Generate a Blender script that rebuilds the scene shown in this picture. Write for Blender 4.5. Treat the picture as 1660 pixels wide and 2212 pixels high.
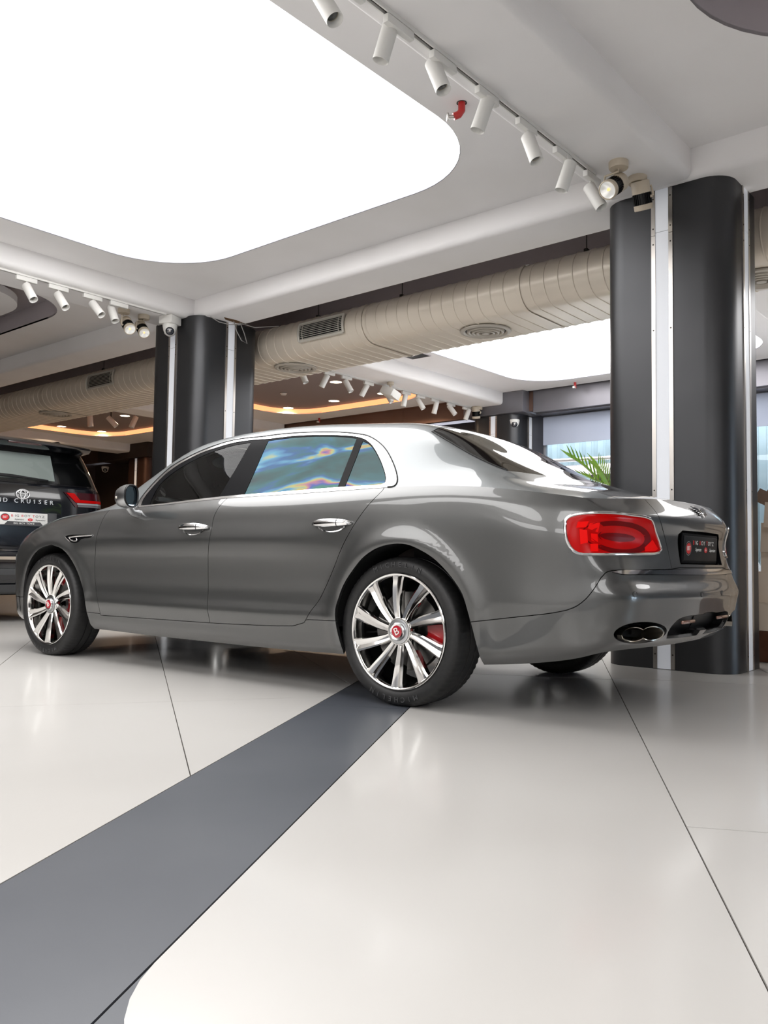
import bpy, bmesh, math, random
import numpy as np
from mathutils import Vector, Matrix, Euler
from mathutils.geometry import delaunay_2d_cdt
random.seed(7); rng=np.random.default_rng(7)
for o in list(bpy.data.objects): bpy.data.objects.remove(o,do_unlink=True)
scene=bpy.context.scene; COL=scene.collection
# ------------------------------------------------------------------ camera
W,H=1660,2212
FPX,PITCH,ROLL,CAMH,CX=1823.918,0.0577115,0.0143851,0.6957585,-17.348
RYAW=0.863269; CAR_X,CAR_Y,CAR_YAW=4.1154,2.6130,2.4737436-0.863269
_c,_s=math.cos(-RYAW),math.sin(-RYAW)
_RZ=np.array([[_c,-_s,0],[_s,_c,0],[0,0,1]])
_f=np.array([0,math.cos(PITCH),math.sin(PITCH)]);_u=np.array([0,-math.sin(PITCH),math.cos(PITCH)]);_r=np.array([1.,0,0])
RT=_RZ@(_r*math.cos(ROLL)+_u*math.sin(ROLL));UP=_RZ@(-_r*math.sin(ROLL)+_u*math.cos(ROLL));FW=_RZ@_f
CAM=np.array([0,0,CAMH])
def ray(x,y): return FW*FPX+RT*(x-W/2-CX)-UP*(y-H/2)
def onz(x,y,z): d=ray(x,y); return CAM+d*(z-CAMH)/d[2]
def onX(x,y,X): d=ray(x,y); return CAM+d*X/d[0]
def onY(x,y,Y): d=ray(x,y); return CAM+d*Y/d[1]
def pj(P):
    d=np.asarray(P,float)-CAM; z=d@FW
    return np.stack([W/2+CX+FPX*(d@RT)/z,H/2-FPX*(d@UP)/z],-1)
cd=bpy.data.cameras.new('camera'); co=bpy.data.objects.new('camera',cd); COL.objects.link(co)
cd.sensor_fit='VERTICAL'; cd.sensor_height=36.0; cd.lens=36.0*FPX/H; cd.shift_x=-CX/H; cd.clip_start=.05; cd.clip_end=200
co.matrix_world=Matrix(((RT[0],UP[0],-FW[0],0),(RT[1],UP[1],-FW[1],0),(RT[2],UP[2],-FW[2],CAMH),(0,0,0,1)))
scene.camera=co
# ------------------------------------------------------------------ world, exposure
scene.view_settings.view_transform='Standard'; scene.view_settings.look='None'
scene.view_settings.exposure=0.32; scene.view_settings.gamma=1.0; scene.view_settings.use_curve_mapping=False
wd=bpy.data.worlds.new('sky'); scene.world=wd; wd.use_nodes=True
wn=wd.node_tree.nodes; bg=wn['Background']; bg.inputs['Color'].default_value=(.80,.87,1.0,1); bg.inputs['Strength'].default_value=7.0
cy_=scene.cycles; cy_.max_bounces=6; cy_.diffuse_bounces=4; cy_.glossy_bounces=3; cy_.transmission_bounces=2; cy_.transparent_max_bounces=8; cy_.caustics_reflective=False; cy_.caustics_refractive=False; cy_.use_adaptive_sampling=True; cy_.adaptive_threshold=.04; cy_.use_light_tree=False
PANEL_LIGHT=4.0     # brightness of the luminous ceiling panels
# ------------------------------------------------------------------ materials
MATS={}
def mat(name,col,rough=.5,metal=0,coat=0,coat_rough=.03,emit=None,es=0,spec=.5,noise=None,bump=None,alpha=1,trans=0,ior=1.45,flake=False):
    """noise=(scale,colour2,amount)   bump=(scale,strength)"""
    if name in MATS: return MATS[name]
    m=bpy.data.materials.new(name); m.use_nodes=True; nt=m.node_tree; b=nt.nodes['Principled BSDF']
    I=b.inputs; I['Base Color'].default_value=(*col,1); I['Roughness'].default_value=rough; I['Metallic'].default_value=metal
    I['Coat Weight'].default_value=coat; I['Coat Roughness'].default_value=coat_rough; I['Specular IOR Level'].default_value=spec
    I['IOR'].default_value=ior; I['Transmission Weight'].default_value=trans; I['Alpha'].default_value=alpha
    if emit: m.cycles.emission_sampling='AUTO' if es>1 else 'NONE'; I['Emission Color'].default_value=(*emit,1); I['Emission Strength'].default_value=es
    if noise or bump: tc=nt.nodes.new('ShaderNodeTexCoord')
    if noise:
        n=nt.nodes.new('ShaderNodeTexNoise'); n.inputs['Scale'].default_value=noise[0]; n.inputs['Detail'].default_value=2
        nt.links.new(tc.outputs['Object'],n.inputs['Vector'])
        r=nt.nodes.new('ShaderNodeValToRGB'); r.color_ramp.elements[0].position=.35; r.color_ramp.elements[1].position=.68
        r.color_ramp.elements[0].color=(*col,1); c2=tuple(a*(1-noise[2])+q*noise[2] for a,q in zip(col,noise[1])); r.color_ramp.elements[1].color=(*c2,1)
        nt.links.new(n.outputs['Fac'],r.inputs['Fac']); nt.links.new(r.outputs['Color'],I['Base Color'])
    if bump:
        n=nt.nodes.new('ShaderNodeTexNoise'); n.inputs['Scale'].default_value=bump[0]; n.inputs['Detail'].default_value=1
        nt.links.new(tc.outputs['Object'],n.inputs['Vector'])
        bp=nt.nodes.new('ShaderNodeBump'); bp.inputs['Strength'].default_value=bump[1]; bp.inputs['Distance'].default_value=.01
        nt.links.new(n.outputs['Fac'],bp.inputs['Height']); nt.links.new(bp.outputs['Normal'],I['Normal'])
    MATS[name]=m; return m
def glass_mat(name,tint,refl=.06,rough=.0,body=(0,0,0),bodyw=0.0):
    """thin sheet: tinted see-through, mirror reflection by angle, optional film colour"""
    m=bpy.data.materials.new(name); m.use_nodes=True; nt=m.node_tree; nt.nodes.clear()
    out=nt.nodes.new('ShaderNodeOutputMaterial'); tr=nt.nodes.new('ShaderNodeBsdfTransparent'); gl=nt.nodes.new('ShaderNodeBsdfGlossy')
    tr.inputs['Color'].default_value=(*tint,1); gl.inputs['Roughness'].default_value=rough
    fr=nt.nodes.new('ShaderNodeFresnel'); fr.inputs['IOR'].default_value=1.5
    mx=nt.nodes.new('ShaderNodeMixShader'); nt.links.new(fr.outputs[0],mx.inputs[0]); nt.links.new(tr.outputs[0],mx.inputs[1]); nt.links.new(gl.outputs[0],mx.inputs[2])
    nt.links.new(mx.outputs[0],out.inputs[0]); MATS[name]=m; return m
# ------------------------------------------------------------------ mesh helpers
class MB:
    def __init__(s): s.v=[];s.f=[]
    def add(s,v,f):
        n=len(s.v); s.v+= [tuple(map(float,p)) for p in v]; s.f+=[tuple(n+i for i in q) for q in f]; return s
    def box(s,c,d,rot=None,bev=0):
        x,y,z=d[0]/2,d[1]/2,d[2]/2
        if bev>0:
            b=min(bev,x*.9,y*.9,z*.9); v=[];f=[]
            bm=bmesh.new(); bmesh.ops.create_cube(bm,size=1)
            for q in bm.verts: q.co=Vector((q.co.x*2*x,q.co.y*2*y,q.co.z*2*z))
            bmesh.ops.bevel(bm,geom=bm.edges[:],offset=b,segments=2,affect='EDGES',profile=.5)
            bm.verts.index_update(); v=[q.co.copy() for q in bm.verts]; f=[[w.index for w in g.verts] for g in bm.faces]; bm.free()
        else:
            v=[Vector((a*x,b*y,cc*z)) for a in(-1,1) for b in(-1,1) for cc in(-1,1)]
            f=[(0,1,3,2),(4,6,7,5),(0,4,5,1),(2,3,7,6),(0,2,6,4),(1,5,7,3)]
        if rot is not None:
            R=rot if isinstance(rot,Matrix) else Euler(rot).to_matrix(); v=[R@p for p in v]
        return s.add([p+Vector(c) for p in v],f)
    def tube(s,pts,r,n=8,closed=False,caps=True,sec=None):
        pts=[Vector(p) for p in pts]; m=len(pts); rs=r if hasattr(r,'__len__') else [r]*m
        v=[];ref=None
        for i,p in enumerate(pts):
            if closed: t=pts[(i+1)%m]-pts[i-1]
            else: t=pts[min(i+1,m-1)]-pts[max(i-1,0)]
            t.normalize()
            if ref is None:
                ref=Vector((0,0,1)) if abs(t.z)<.9 else Vector((1,0,0))
            a=(ref-t*ref.dot(t)).normalized(); ref=a; b=t.cross(a)
            for k in range(n):
                w=2*math.pi*k/n; v.append(p+(a*math.cos(w)+b*math.sin(w))*rs[i])
        f=[]
        for i in range(m if closed else m-1):
            j=(i+1)%m
            for k in range(n): f.append((i*n+k,i*n+(k+1)%n,j*n+(k+1)%n,j*n+k))
        if caps and not closed: f.append(tuple(range(n))[::-1]); f.append(tuple((m-1)*n+k for k in range(n)))
        return s.add(v,f)
    def lathe(s,prof,n=32,origin=(0,0,0),axis=(0,0,1),ang=2*math.pi,capa=False,capb=False):
        """prof: list of (radius, height along axis)"""
        ax=Vector(axis).normalized(); a=Vector((1,0,0)) if abs(ax.x)<.8 else Vector((0,0,1)); a=(a-ax*a.dot(ax)).normalized(); b=ax.cross(a); o=Vector(origin)
        full=abs(ang-2*math.pi)<1e-6; nn=n if full else n+1; v=[];f=[];m=len(prof)
        for r,h in prof:
            for k in range(nn):
                w=ang*k/n; v.append(o+ax*h+(a*math.cos(w)+b*math.sin(w))*r)
        for i in range(m-1):
            for k in range(n): f.append((i*nn+k,i*nn+(k+1)%nn,(i+1)*nn+(k+1)%nn,(i+1)*nn+k))
        if full and capa and prof[0][0]>1e-6: f.append(tuple(range(nn))[::-1])
        if full and capb and prof[-1][0]>1e-6: f.append(tuple((m-1)*nn+k for k in range(nn)))
        return s.add(v,f)
    def prism(s,poly,z0,z1):
        n=len(poly); v=[(p[0],p[1],z0) for p in poly]+[(p[0],p[1],z1) for p in poly]
        f=[tuple(range(n))[::-1],tuple(range(n,2*n))]+[(i,(i+1)%n,n+(i+1)%n,n+i) for i in range(n)]
        return s.add(v,f)
    def grid(s,P):
        n,m=len(P),len(P[0]); v=[q for r in P for q in r]; f=[(i*m+j,i*m+j+1,(i+1)*m+j+1,(i+1)*m+j) for i in range(n-1) for j in range(m-1)]
        return s.add(v,f)
    def xf(s,M):
        s.v=[tuple(M@Vector(p)) for p in s.v]; return s
    def mesh(s,name,m,smooth=35):
        me=bpy.data.meshes.new(name); me.from_pydata(s.v,[],s.f); 
        if m is not None:
            for q in (m if isinstance(m,(list,tuple)) else [m]): me.materials.append(q)
        bm=bmesh.new(); bm.from_mesh(me); bmesh.ops.recalc_face_normals(bm,faces=bm.faces[:]); bm.to_mesh(me); bm.free()
        if smooth:
            me.polygons.foreach_set('use_smooth',[True]*len(me.polygons)); me.set_sharp_from_angle(angle=math.radians(smooth))
        me.update(); return me
    def build(s,name,m,parent=None,smooth=35,loc=None,rot=None):
        return link(name,s.mesh(name,m,smooth),parent,loc,rot)
def link(name,me,parent=None,loc=None,rot=None):
    o=bpy.data.objects.new(name,me); COL.objects.link(o)
    if parent is not None: o.parent=parent
    if loc is not None: o.location=loc
    if rot is not None: o.rotation_euler=rot
    return o
def tag(o,label=None,cat=None,group=None,kind=None):
    if label: o['label']=label
    if cat: o['category']=cat
    if group: o['group']=group
    if kind: o['kind']=kind
    return o
def thing(name,label,cat,loc=(0,0,0),rot=None,group=None):
    return tag(link(name,None,None,loc,rot),label,cat,group)
def struct(name,mb,m,smooth=35,label=None):
    o=mb.build(name,m,None,smooth); o['kind']='structure'
    if label:o['label']=label
    return o
def copy_tree(o,parent=None):
    c=o.copy(); COL.objects.link(c); c.parent=parent
    for ch in [x for x in o.children]: copy_tree(ch,c)
    return c
def rrect(x0,x1,y0,y1,r,n=8):
    p=[]
    for cx,cy,a in((x1-r,y1-r,0),(x0+r,y1-r,90),(x0+r,y0+r,180),(x1-r,y0+r,270)):
        for k in range(n+1):
            w=math.radians(a+90*k/n); p.append((cx+r*math.cos(w),cy+r*math.sin(w)))
    return p
def text_mesh(body,size,m,name,parent,M,extrude=.001,font_scale_x=1.0,shear=0,align='CENTER',spacing=1.0):
    cu=bpy.data.curves.new('t','FONT'); cu.body=body; cu.size=size; cu.extrude=extrude; cu.align_x=align; cu.align_y='CENTER'; cu.shear=shear; cu.space_character=spacing; cu.resolution_u=3
    ob=bpy.data.objects.new('t',cu); COL.objects.link(ob)
    me=bpy.data.meshes.new_from_object(ob); bpy.data.objects.remove(ob); bpy.data.curves.remove(cu)
    me.transform(Matrix.Diagonal((font_scale_x,1,1,1))); me.transform(M); me.materials.append(m); me.name=name
    return link(name,me,parent)
# ================================================================== the showroom
WHITEP=mat('white ceiling paint',(.90,.885,.885),.75,noise=(1.3,(.83,.81,.80),.6))
SLABM=mat('dark ceiling slab paint',(.52,.47,.49),.8,noise=(.8,(.42,.38,.40),.6))
CREAMF=mat('cream porcelain floor',(.565,.55,.528),.30,0,coat=.25,coat_rough=.12,noise=(1.2,(.52,.503,.48),.6))
DARKF=mat('slate grey floor band',(.066,.073,.088),.36,0,coat=.08,coat_rough=.2,noise=(2.5,(.083,.09,.105),.7))
GROUT=mat('dark brown grout',(.055,.045,.038),.8)
COLM=mat('charcoal metal column cladding',(.055,.056,.059),.38,.7,noise=(1.5,(.07,.07,.074),.6))
STRIPM=mat('white backlit strip',(.80,.82,.86),.35,0,emit=(.85,.90,1.0),es=.10)
STEEL=mat('brushed steel edging',(.52,.49,.46),.28,1)
SCREW=mat('dark screw head',(.05,.045,.04),.4,.8)
EMIT=mat('luminous stretched ceiling',(.9,.9,.9),.6,emit=(1.0,.99,.985),es=PANEL_LIGHT)
ORANGE=mat('warm led strip',(.8,.35,.16),.5,emit=(1.0,.40,.17),es=1.15)
DUCTM=mat('cream painted duct',(.80,.72,.61),.30,.1,noise=(1.6,(.70,.62,.52),.6))
FASC=mat('dark metal fascia',(.20,.195,.215),.35,.6,noise=(2,(.26,.25,.275),.5))
BROWNF=mat('brown metal fascia',(.16,.095,.072),.4,.5,noise=(2,(.20,.12,.095),.5))
DARKW=mat('dark brown wall',(.035,.024,.020),.6,noise=(1.5,(.05,.035,.03),.6))
GREYW=mat('light grey wall',(.55,.54,.53),.7)
FIXW=mat('white powder coat',(.78,.77,.74),.45)
FIXB=mat('beige powder coat',(.60,.52,.41),.4)
BLK=mat('black heat sink',(.012,.012,.012),.4,.4)
LAMPF=mat('spot lamp reflector',(.75,.75,.74),.15,.4,emit=(1,.97,.9),es=.25)
LEDC=mat('yellow led chip',(.9,.62,.2),.4,emit=(1,.75,.35),es=.6)
LENSG=mat('dark spot lens',(.05,.05,.05),.08,.2,coat=1)
INNERC=mat('cream reflector cone',(.62,.57,.46),.4)
PIPE=mat('red pipe paint',(.50,.02,.018),.35,coat=.4)
def specks(m):
    nt=m.node_tree;b=nt.nodes['Principled BSDF'];l=b.inputs['Base Color'].links[0].from_socket
    tc=nt.nodes.new('ShaderNodeTexCoord');v=nt.nodes.new('ShaderNodeTexVoronoi');v.inputs['Scale'].default_value=3.1
    nt.links.new(tc.outputs['Object'],v.inputs['Vector']);c=nt.nodes.new('ShaderNodeMath');c.operation='LESS_THAN';c.inputs[1].default_value=.0085;nt.links.new(v.outputs['Distance'],c.inputs[0])
    mx=nt.nodes.new('ShaderNodeMixRGB');mx.inputs['Color2'].default_value=(.05,.045,.04,1);nt.links.new(c.outputs[0],mx.inputs['Fac']);nt.links.new(l,mx.inputs['Color1']);nt.links.new(mx.outputs[0],b.inputs['Base Color'])
specks(CREAMF);specks(DARKF)
# ---- floor: grout bed, then every slab
fl=MB().box((3.5,4.5,-.03),(28,33,.05)); floor=struct('floor',fl,GROUT,None)
def clip(poly,n,c):
    """keep the part with n.p >= c"""
    o=[];m=len(poly)
    for i in range(m):
        a,b=poly[i],poly[(i+1)%m];da=a[0]*n[0]+a[1]*n[1]-c;db=b[0]*n[0]+b[1]*n[1]-c
        if da>=0:o.append(a)
        if (da>=0)!=(db>=0):t=da/(da-db);o.append((a[0]+(b[0]-a[0])*t,a[1]+(b[1]-a[1])*t))
    return o
G=.0022;EXT=(-10,17.2,-11.5,20.5)
def slab(poly,m,name='floor_slab',z=0.0):
    for n,c in(((1,0),EXT[0]),((-1,0),-EXT[1]),((0,1),EXT[2]),((0,-1),-EXT[3])):
        if len(poly)>2:poly=clip(poly,n,c)
    if len(poly)<3:return
    a=0.5*abs(sum(poly[i][0]*poly[(i+1)%len(poly)][1]-poly[(i+1)%len(poly)][0]*poly[i][1] for i in range(len(poly))))
    if a<.004:return
    return MB().prism(poly,-.012,z).build(name,m,floor,None)
dR=(math.cos(math.radians(28.6)),math.sin(math.radians(28.6)));nR=(dR[1],-dR[0])   # right-hand zone, nR points right
BRp=(1.4817,1.5748);BLp=(1.6735,2.2077);cBR=nR[0]*BRp[0]+nR[1]*BRp[1]
dB=(math.cos(math.radians(27.9)),math.sin(math.radians(27.9)));nB=(dB[1],-dB[0]);cBL=nB[0]*BLp[0]+nB[1]*BLp[1]
big=[(-30,-30),(40,-30),(40,40),(-30,40)]
def sR(p):return p[0]*dR[0]+p[1]*dR[1]
wR=1.02;s_end=sR((.79,1.19))-.30
for k in range(0,16):
    P=clip(clip(big,nR,cBR+k*wR+(G if k else .005)),(-nR[0],-nR[1]),-(cBR+(k+1)*wR-G))
    cuts=[s_end,sR((4.82,2.306))] if k==0 else [s_end,sR((2.32,.80)),sR((5.12,1.9))] if k==1 else [s_end]
    cuts=sorted(cuts);
    while cuts[-1]<26:cuts.append(cuts[-1]+2.42)
    while cuts[0]>-26:cuts.insert(0,cuts[0]-2.42)
    for a,b in zip(cuts[:-1],cuts[1:]):
        q=clip(clip(P,dR,a+.0036),(-dR[0],-dR[1]),-(b-.0036))
        if len(q)<3:continue
        dark=b<=s_end+1e-6 and k<3
        if k==0 and abs(a-s_end)<1e-6:     # rounded corner of the cream field
            r=.42;c0=(0,0)
            e=cBR+G;corner=(nR[0]*e+dR[0]*(a+G),nR[1]*e+dR[1]*(a+G))
            cen=(corner[0]+nR[0]*r+dR[0]*r,corner[1]+nR[1]*r+dR[1]*r)
            arc=[(cen[0]-(nR[0]*math.cos(t)+dR[0]*math.sin(t))*r,cen[1]-(nR[1]*math.cos(t)+dR[1]*math.sin(t))*r) for t in np.linspace(0,math.pi/2,12)]
            j=min(range(len(q)),key=lambda i:(q[i][0]-corner[0])**2+(q[i][1]-corner[1])**2)
            prev=q[j-1];al=abs((prev[0]-corner[0])*nR[0]+(prev[1]-corner[1])*nR[1])>abs((prev[0]-corner[0])*dR[0]+(prev[1]-corner[1])*dR[1])
            q=q[:j]+(arc[::-1] if al else arc)+q[j+1:]
            slab([corner]+[(corner[0]+nR[0]*r,corner[1]+nR[1]*r)]+arc[::-1][1:],DARKF,'corner_slab',-.001) if False else slab([corner]+arc,DARKF,'corner_slab',-.0006)
        slab(q,DARKF if dark else CREAMF,'dark_floor_slab' if dark else 'floor_slab')
# dark band
bp_=clip(clip(big,nB,cBL+G),(-nR[0],-nR[1]),-(cBR-G))
cuts=[-26,-8,-4.1,sR((3.02,2.76)),sR((3.02,2.76))+2.42]
while cuts[-1]<26:cuts.append(cuts[-1]+2.42)
for a,b in zip(cuts[:-1],cuts[1:]):
    q=clip(clip(bp_,dR,a+.0012),(-dR[0],-dR[1]),-(b-.0012))
    if len(q)>2:slab(q,DARKF,'dark_floor_slab')
dL=(math.cos(math.radians(56.4)),math.sin(math.radians(56.4)));nL=(-dL[1],dL[0])
cL=nL[0]*2.407+nL[1]*3.277;sJ5=dL[0]*2.297+dL[1]*3.5816
leftz=clip(big,(-nB[0],-nB[1]),-(cBL-G))
for k in range(-14,16):
    P=clip(clip(leftz,nL,cL+k*.997+G),(-nL[0],-nL[1]),-(cL+(k+1)*.997-G))
    if len(P)<3:continue
    for j in range(-6,9):
        s0=sJ5+j*2.42;q=clip(P,dL,s0+.0012)
        if len(q)>2:q=clip(q,(-dL[0],-dL[1]),-(s0+2.42-.0012))
        if len(q)>2:slab(q,CREAMF)
# ---- ceiling slab, soffits, beams
ceil=struct('ceiling',MB().box((3.5,4.5,4.05),(28,33,.2)),SLABM,None)
ZB,ZS=3.28,3.48
XB=[(-5.55,-5.03),(.0,.52),(5.53,6.05),(11.9,12.3)]
YB=[(-8.7,-8.1),(-3.35,-2.75),(2.0,2.6),(7.35,7.95),(12.7,13.3),(18.05,18.65)]
def beam(axis,a0,a1,l0,l1,zb=ZB,m=WHITEP,r=.055,zt=3.95):
    sec=[(a0,zt),(a0,zb+r)]+[(a0+r-r*math.cos(t),zb+r-r*math.sin(t)) for t in np.linspace(0,math.pi/2,6)[1:]]+[(a1-r+r*math.sin(t),zb+r-r*math.cos(t)) for t in np.linspace(0,math.pi/2,6)]+[(a1,zt)]
    n=len(sec);f3=lambda s,l:(s[0],l,s[1]) if axis=='Y' else (l,s[0],s[1])
    v=[f3(s,l0) for s in sec]+[f3(s,l1) for s in sec];f=[(i,i+1,n+i+1,n+i) for i in range(n-1)]+[tuple(range(n)),tuple(range(n,2*n))]
    return MB().add(v,f).build('beam',m,ceil,40)
for a,b in XB[:3]: beam('Y',a,b,-11.5,20.5)
MB().box((7.39,4.5,3.715),(.03,31.8,.47)).build('bulkhead',SLABM,ceil)
for a,b in YB:
    beam('X',a,b,-9.9,-5.55);beam('X',a,b,-5.03,0.0);beam('X',a,b,.52,5.53)
    beam('X',a,b,7.4,11.9)
def soffit(x0,x1,y0,y1,hole,z=ZS,th=.02):
    """flat board with one rounded opening"""
    n=len(hole);cx=sum(p[0] for p in hole)/n;cy=sum(p[1] for p in hole)/n;out=[]
    for p in hole:
        dx,dy=p[0]-cx,p[1]-cy;t=min(((x1-cx) if dx>0 else (x0-cx))/dx if abs(dx)>1e-9 else 1e9,((y1-cy) if dy>0 else (y0-cy))/dy if abs(dy)>1e-9 else 1e9);out.append((cx+dx*t,cy+dy*t))
    # make sure the outer corners are present
    for c in((x0,y0),(x1,y0),(x1,y1),(x0,y1)):
        j=min(range(n),key=lambda i:(out[i][0]-c[0])**2+(out[i][1]-c[1])**2);out[j]=c
    v=[(*p,z) for p in hole]+[(*p,z) for p in out]+[(*p,z+th) for p in hole]
    f=[(i,(i+1)%n,n+(i+1)%n,n+i) for i in range(n)]+[(i,2*n+i,2*n+(i+1)%n,(i+1)%n) for i in range(n)]
    return MB().add(v,f).build('soffit',WHITEP,ceil,40)
def lum(x0,x1,y0,y1,bx,label,r=.8,group=None):
    h=rrect(x0,x1,y0,y1,r,12);soffit(*bx,h)
    o=MB().add([(*p,ZS+.018) for p in rrect(x0-.01,x1+.01,y0-.01,y1+.01,r,12)],[tuple(range(52))]).build('luminous_ceiling_panel',EMIT,None,None)
    tag(o,label,'ceiling light',group)
    MB().prism(rrect(x0-.02,x1+.02,y0-.02,y1+.02,r,12),ZS+.022,ZS+.06).build('panel_light_block',WHITEP,o,40)  # opaque cover added to stop the panel lighting the slab above
    MB().tube([(*p,ZS+.006) for p in h],.006,6,closed=True).build('panel_edge_profile',mat('grey edge profile',(.30,.30,.33),.4,.5),o)
def recess_bay(x0,x1,y0,y1,bx,r=.8,island=True,m=None):
    h=rrect(x0,x1,y0,y1,r,12);soffit(*bx,h);n=len(h)
    w=[(*p,ZS) for p in h]+[(*p,3.70) for p in h];rc=MB().add(w,[(i,(i+1)%n,n+(i+1)%n,n+i) for i in range(n)]+[tuple(range(n,2*n))]).build('ceiling_recess',SLABM,ceil,40)
    if island: MB().prism(rrect(x0+.1,x1-.34,y0+.32,y1-.32,r*.9,12),3.52,3.60).build('recess_island',WHITEP,ceil,40)
    return h
lum(.95,4.93,3.07,6.82,(.52,5.53,2.6,7.35),'huge glowing white ceiling panel with rounded corners above the grey saloon')
lum(7.85,11.5,3.07,6.70,(7.4,11.9,2.6,7.35),'glowing white ceiling panel behind the cream duct, over the far windows',.7)
lum(7.85,11.5,-2.3,1.50,(7.4,11.9,-2.75,2.0),'glowing white ceiling panel seen past the charcoal column beside the cream sculpture',.7)
lum(-4.55,-.45,3.07,6.82,(-5.03,0,2.6,7.35),'added glowing ceiling panel behind the camera position, out of view',.8)  # unseen panel, added to light the foreground
lum(-4.55,-.45,-2.3,1.5,(-5.03,0,-2.75,2.0),'added glowing ceiling panel over the open floor, out of view',.8)  # also unseen, added as fill for the near floor
recess_bay(.95,4.90,8.5,12.2,(.52,5.53,7.95,12.7))
recess_bay(.95,4.90,-2.3,1.46,(.52,5.53,-2.75,2.0),.9)
lum(-4.55,-.45,-7.6,-3.8,(-5.03,0,-8.1,-3.35),'added glowing ceiling panel over the rear floor, out of view',.8)  # unseen fill panel, added for more light in the hall
for yy in((-7.6,-3.8,-8.1,-3.35),(-2.3,1.5,-2.75,2.0),(3.07,6.82,2.6,7.35)):
    lum(-9.6,-6.0,yy[0],yy[1],(-9.95,-5.55,yy[2],yy[3]),'added glowing ceiling panel at the back of the hall, out of view',.8,'added out of view ceiling panels')  # unseen panels added so light bounced off the floor brightens the ceiling
recess_bay(-4.55,-.45,8.5,12.2,(-5.03,0,7.95,12.7))
recess_bay(.95,4.90,13.8,17.5,(.52,5.53,13.3,18.05))
for bx,hole,g in(((7.4,11.9,7.95,12.7),(7.9,11.36,8.45,11.86),'white'),((7.4,11.9,13.3,18.05),(7.9,10.85,13.85,17.62),'black')):
    h=rrect(*hole,.75,12);soffit(*bx,h);n=len(h);z1=3.575
    MB().add([(*p,z1) for p in h],[tuple(range(n))]).build('ceiling_recess',mat('taupe recessed ceiling',(.30,.25,.245),.75),ceil)
    o=MB().add([(*p,ZS) for p in h]+[(*p,z1) for p in h],[(i,(i+1)%n,n+(i+1)%n,n+i) for i in range(n)]).build('led_cove_strip',ORANGE,None,40)
    tag(o,'warm orange led strip curving round the recessed ceiling above the %s'%('grey saloon roof, behind the cream duct' if g=='white' else 'black off-roader'),'led strip')
# ---- outer walls (far side: fascia, blinds, glass; other sides plain)
struct('wall_left',MB().box((3.5,20.6,2),(28,.2,4)),DARKW,None)
wr=MB();wr.box((3.5,-11.6,.10),(28,.2,.2));wr.box((-.8,-11.6,2),(18.4,.2,4));wr.box((3.5,-11.6,3.55),(28,.2,.9))
for x in np.arange(8.4,18,4.6): wr.box((x,-11.6,2),(.5,.2,4))
struct('wall_right',wr,mat('dark grey wall',(.10,.10,.105),.5),None)
struct('wall_back',MB().box((-10.1,4.5,2),(.2,33,4)),mat('mid grey wall',(.36,.35,.345),.6),None)
# far fascia boards
ff=MB();
fas=struct('wall_far',MB().box((12.25,4.5,3.72),(.3,33,.5)),FASC,None)
for y0,y1 in((-11.5,-6),(-6,-1),(-1,2.2),(2.2,5.35),(5.35,6.9)):
    MB().box((12.0,(y0+y1)/2,3.305),(.1,y1-y0-.006,.35)).build('fascia_panel',FASC,fas);MB().box((12.22,(y0+y1)/2,3.122),(.36,y1-y0-.006,.014)).build('fascia_soffit',FASC,fas)
for y0,y1 in((6.9,9.6),(9.6,12.3),(12.3,15),(15,20.5)):
    MB().box((12.0,(y0+y1)/2,3.32),(.1,y1-y0-.006,.32)).build('fascia_panel',BROWNF,fas);MB().box((12.35,(y0+y1)/2,1.58),(.1,y1-y0-.02,3.16)).build('wall_panel',DARKW if y0>8 else mat('blue black wall panel',(.045,.048,.06),.4),fas)
# window with roller blind and mullions, left of it dark wall
wn_=[(2.3,3.9),(3.9,5.4),(5.4,6.9)]
MB().box((12.35,-4.6,1.55),(.1,13.8,3.1)).build('wall_panel',mat('charcoal wall panel',(.05,.05,.055),.45),fas)
PANE=glass_mat('clear window glass',(.86,.93,.95))
BLIND=mat('blue grey roller blind',(.36,.40,.50),.75,noise=(1.2,(.42,.46,.56),.6))
for i,(y0,y1) in enumerate(wn_):
    fr=MB();
    for y in(y0,y1): fr.box((12.35,y,1.55),(.07,.05,3.1))
    fr.box((12.35,(y0+y1)/2,.06),(.07,y1-y0,.12));fr.box((12.35,(y0+y1)/2,3.08),(.07,y1-y0,.06))
    w=struct('window_%d'%(i+1),fr,mat('grey window frame',(.33,.34,.37),.4,.5))
    MB().box((12.35,(y0+y1)/2,1.58),(.008,y1-y0-.05,2.94)).build('pane',PANE,w)
    MB().box((12.27,(y0+y1)/2,2.86),(.01,y1-y0-.02,.46)).build('roller_blind',BLIND,w)
for i,x in enumerate(np.arange(8.4,13,4.6)):
    fr=MB()
    for xx in(x+.28,x+2.3,x+4.32): fr.box((xx,-11.6,1.65),(.06,.07,2.9))
    w=struct('window_%d'%(i+11),fr,mat('grey window frame',(.33,.34,.37),.4,.5));MB().box((x+2.3,-11.6,1.65),(4.0,.008,2.88)).build('pane',PANE,w)
tag(MB().box((3.5,-30,-.10),(60,36,.1)).build('outdoor_ground',mat('pale paving outside',(.62,.60,.58),.8)),kind='structure')
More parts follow.
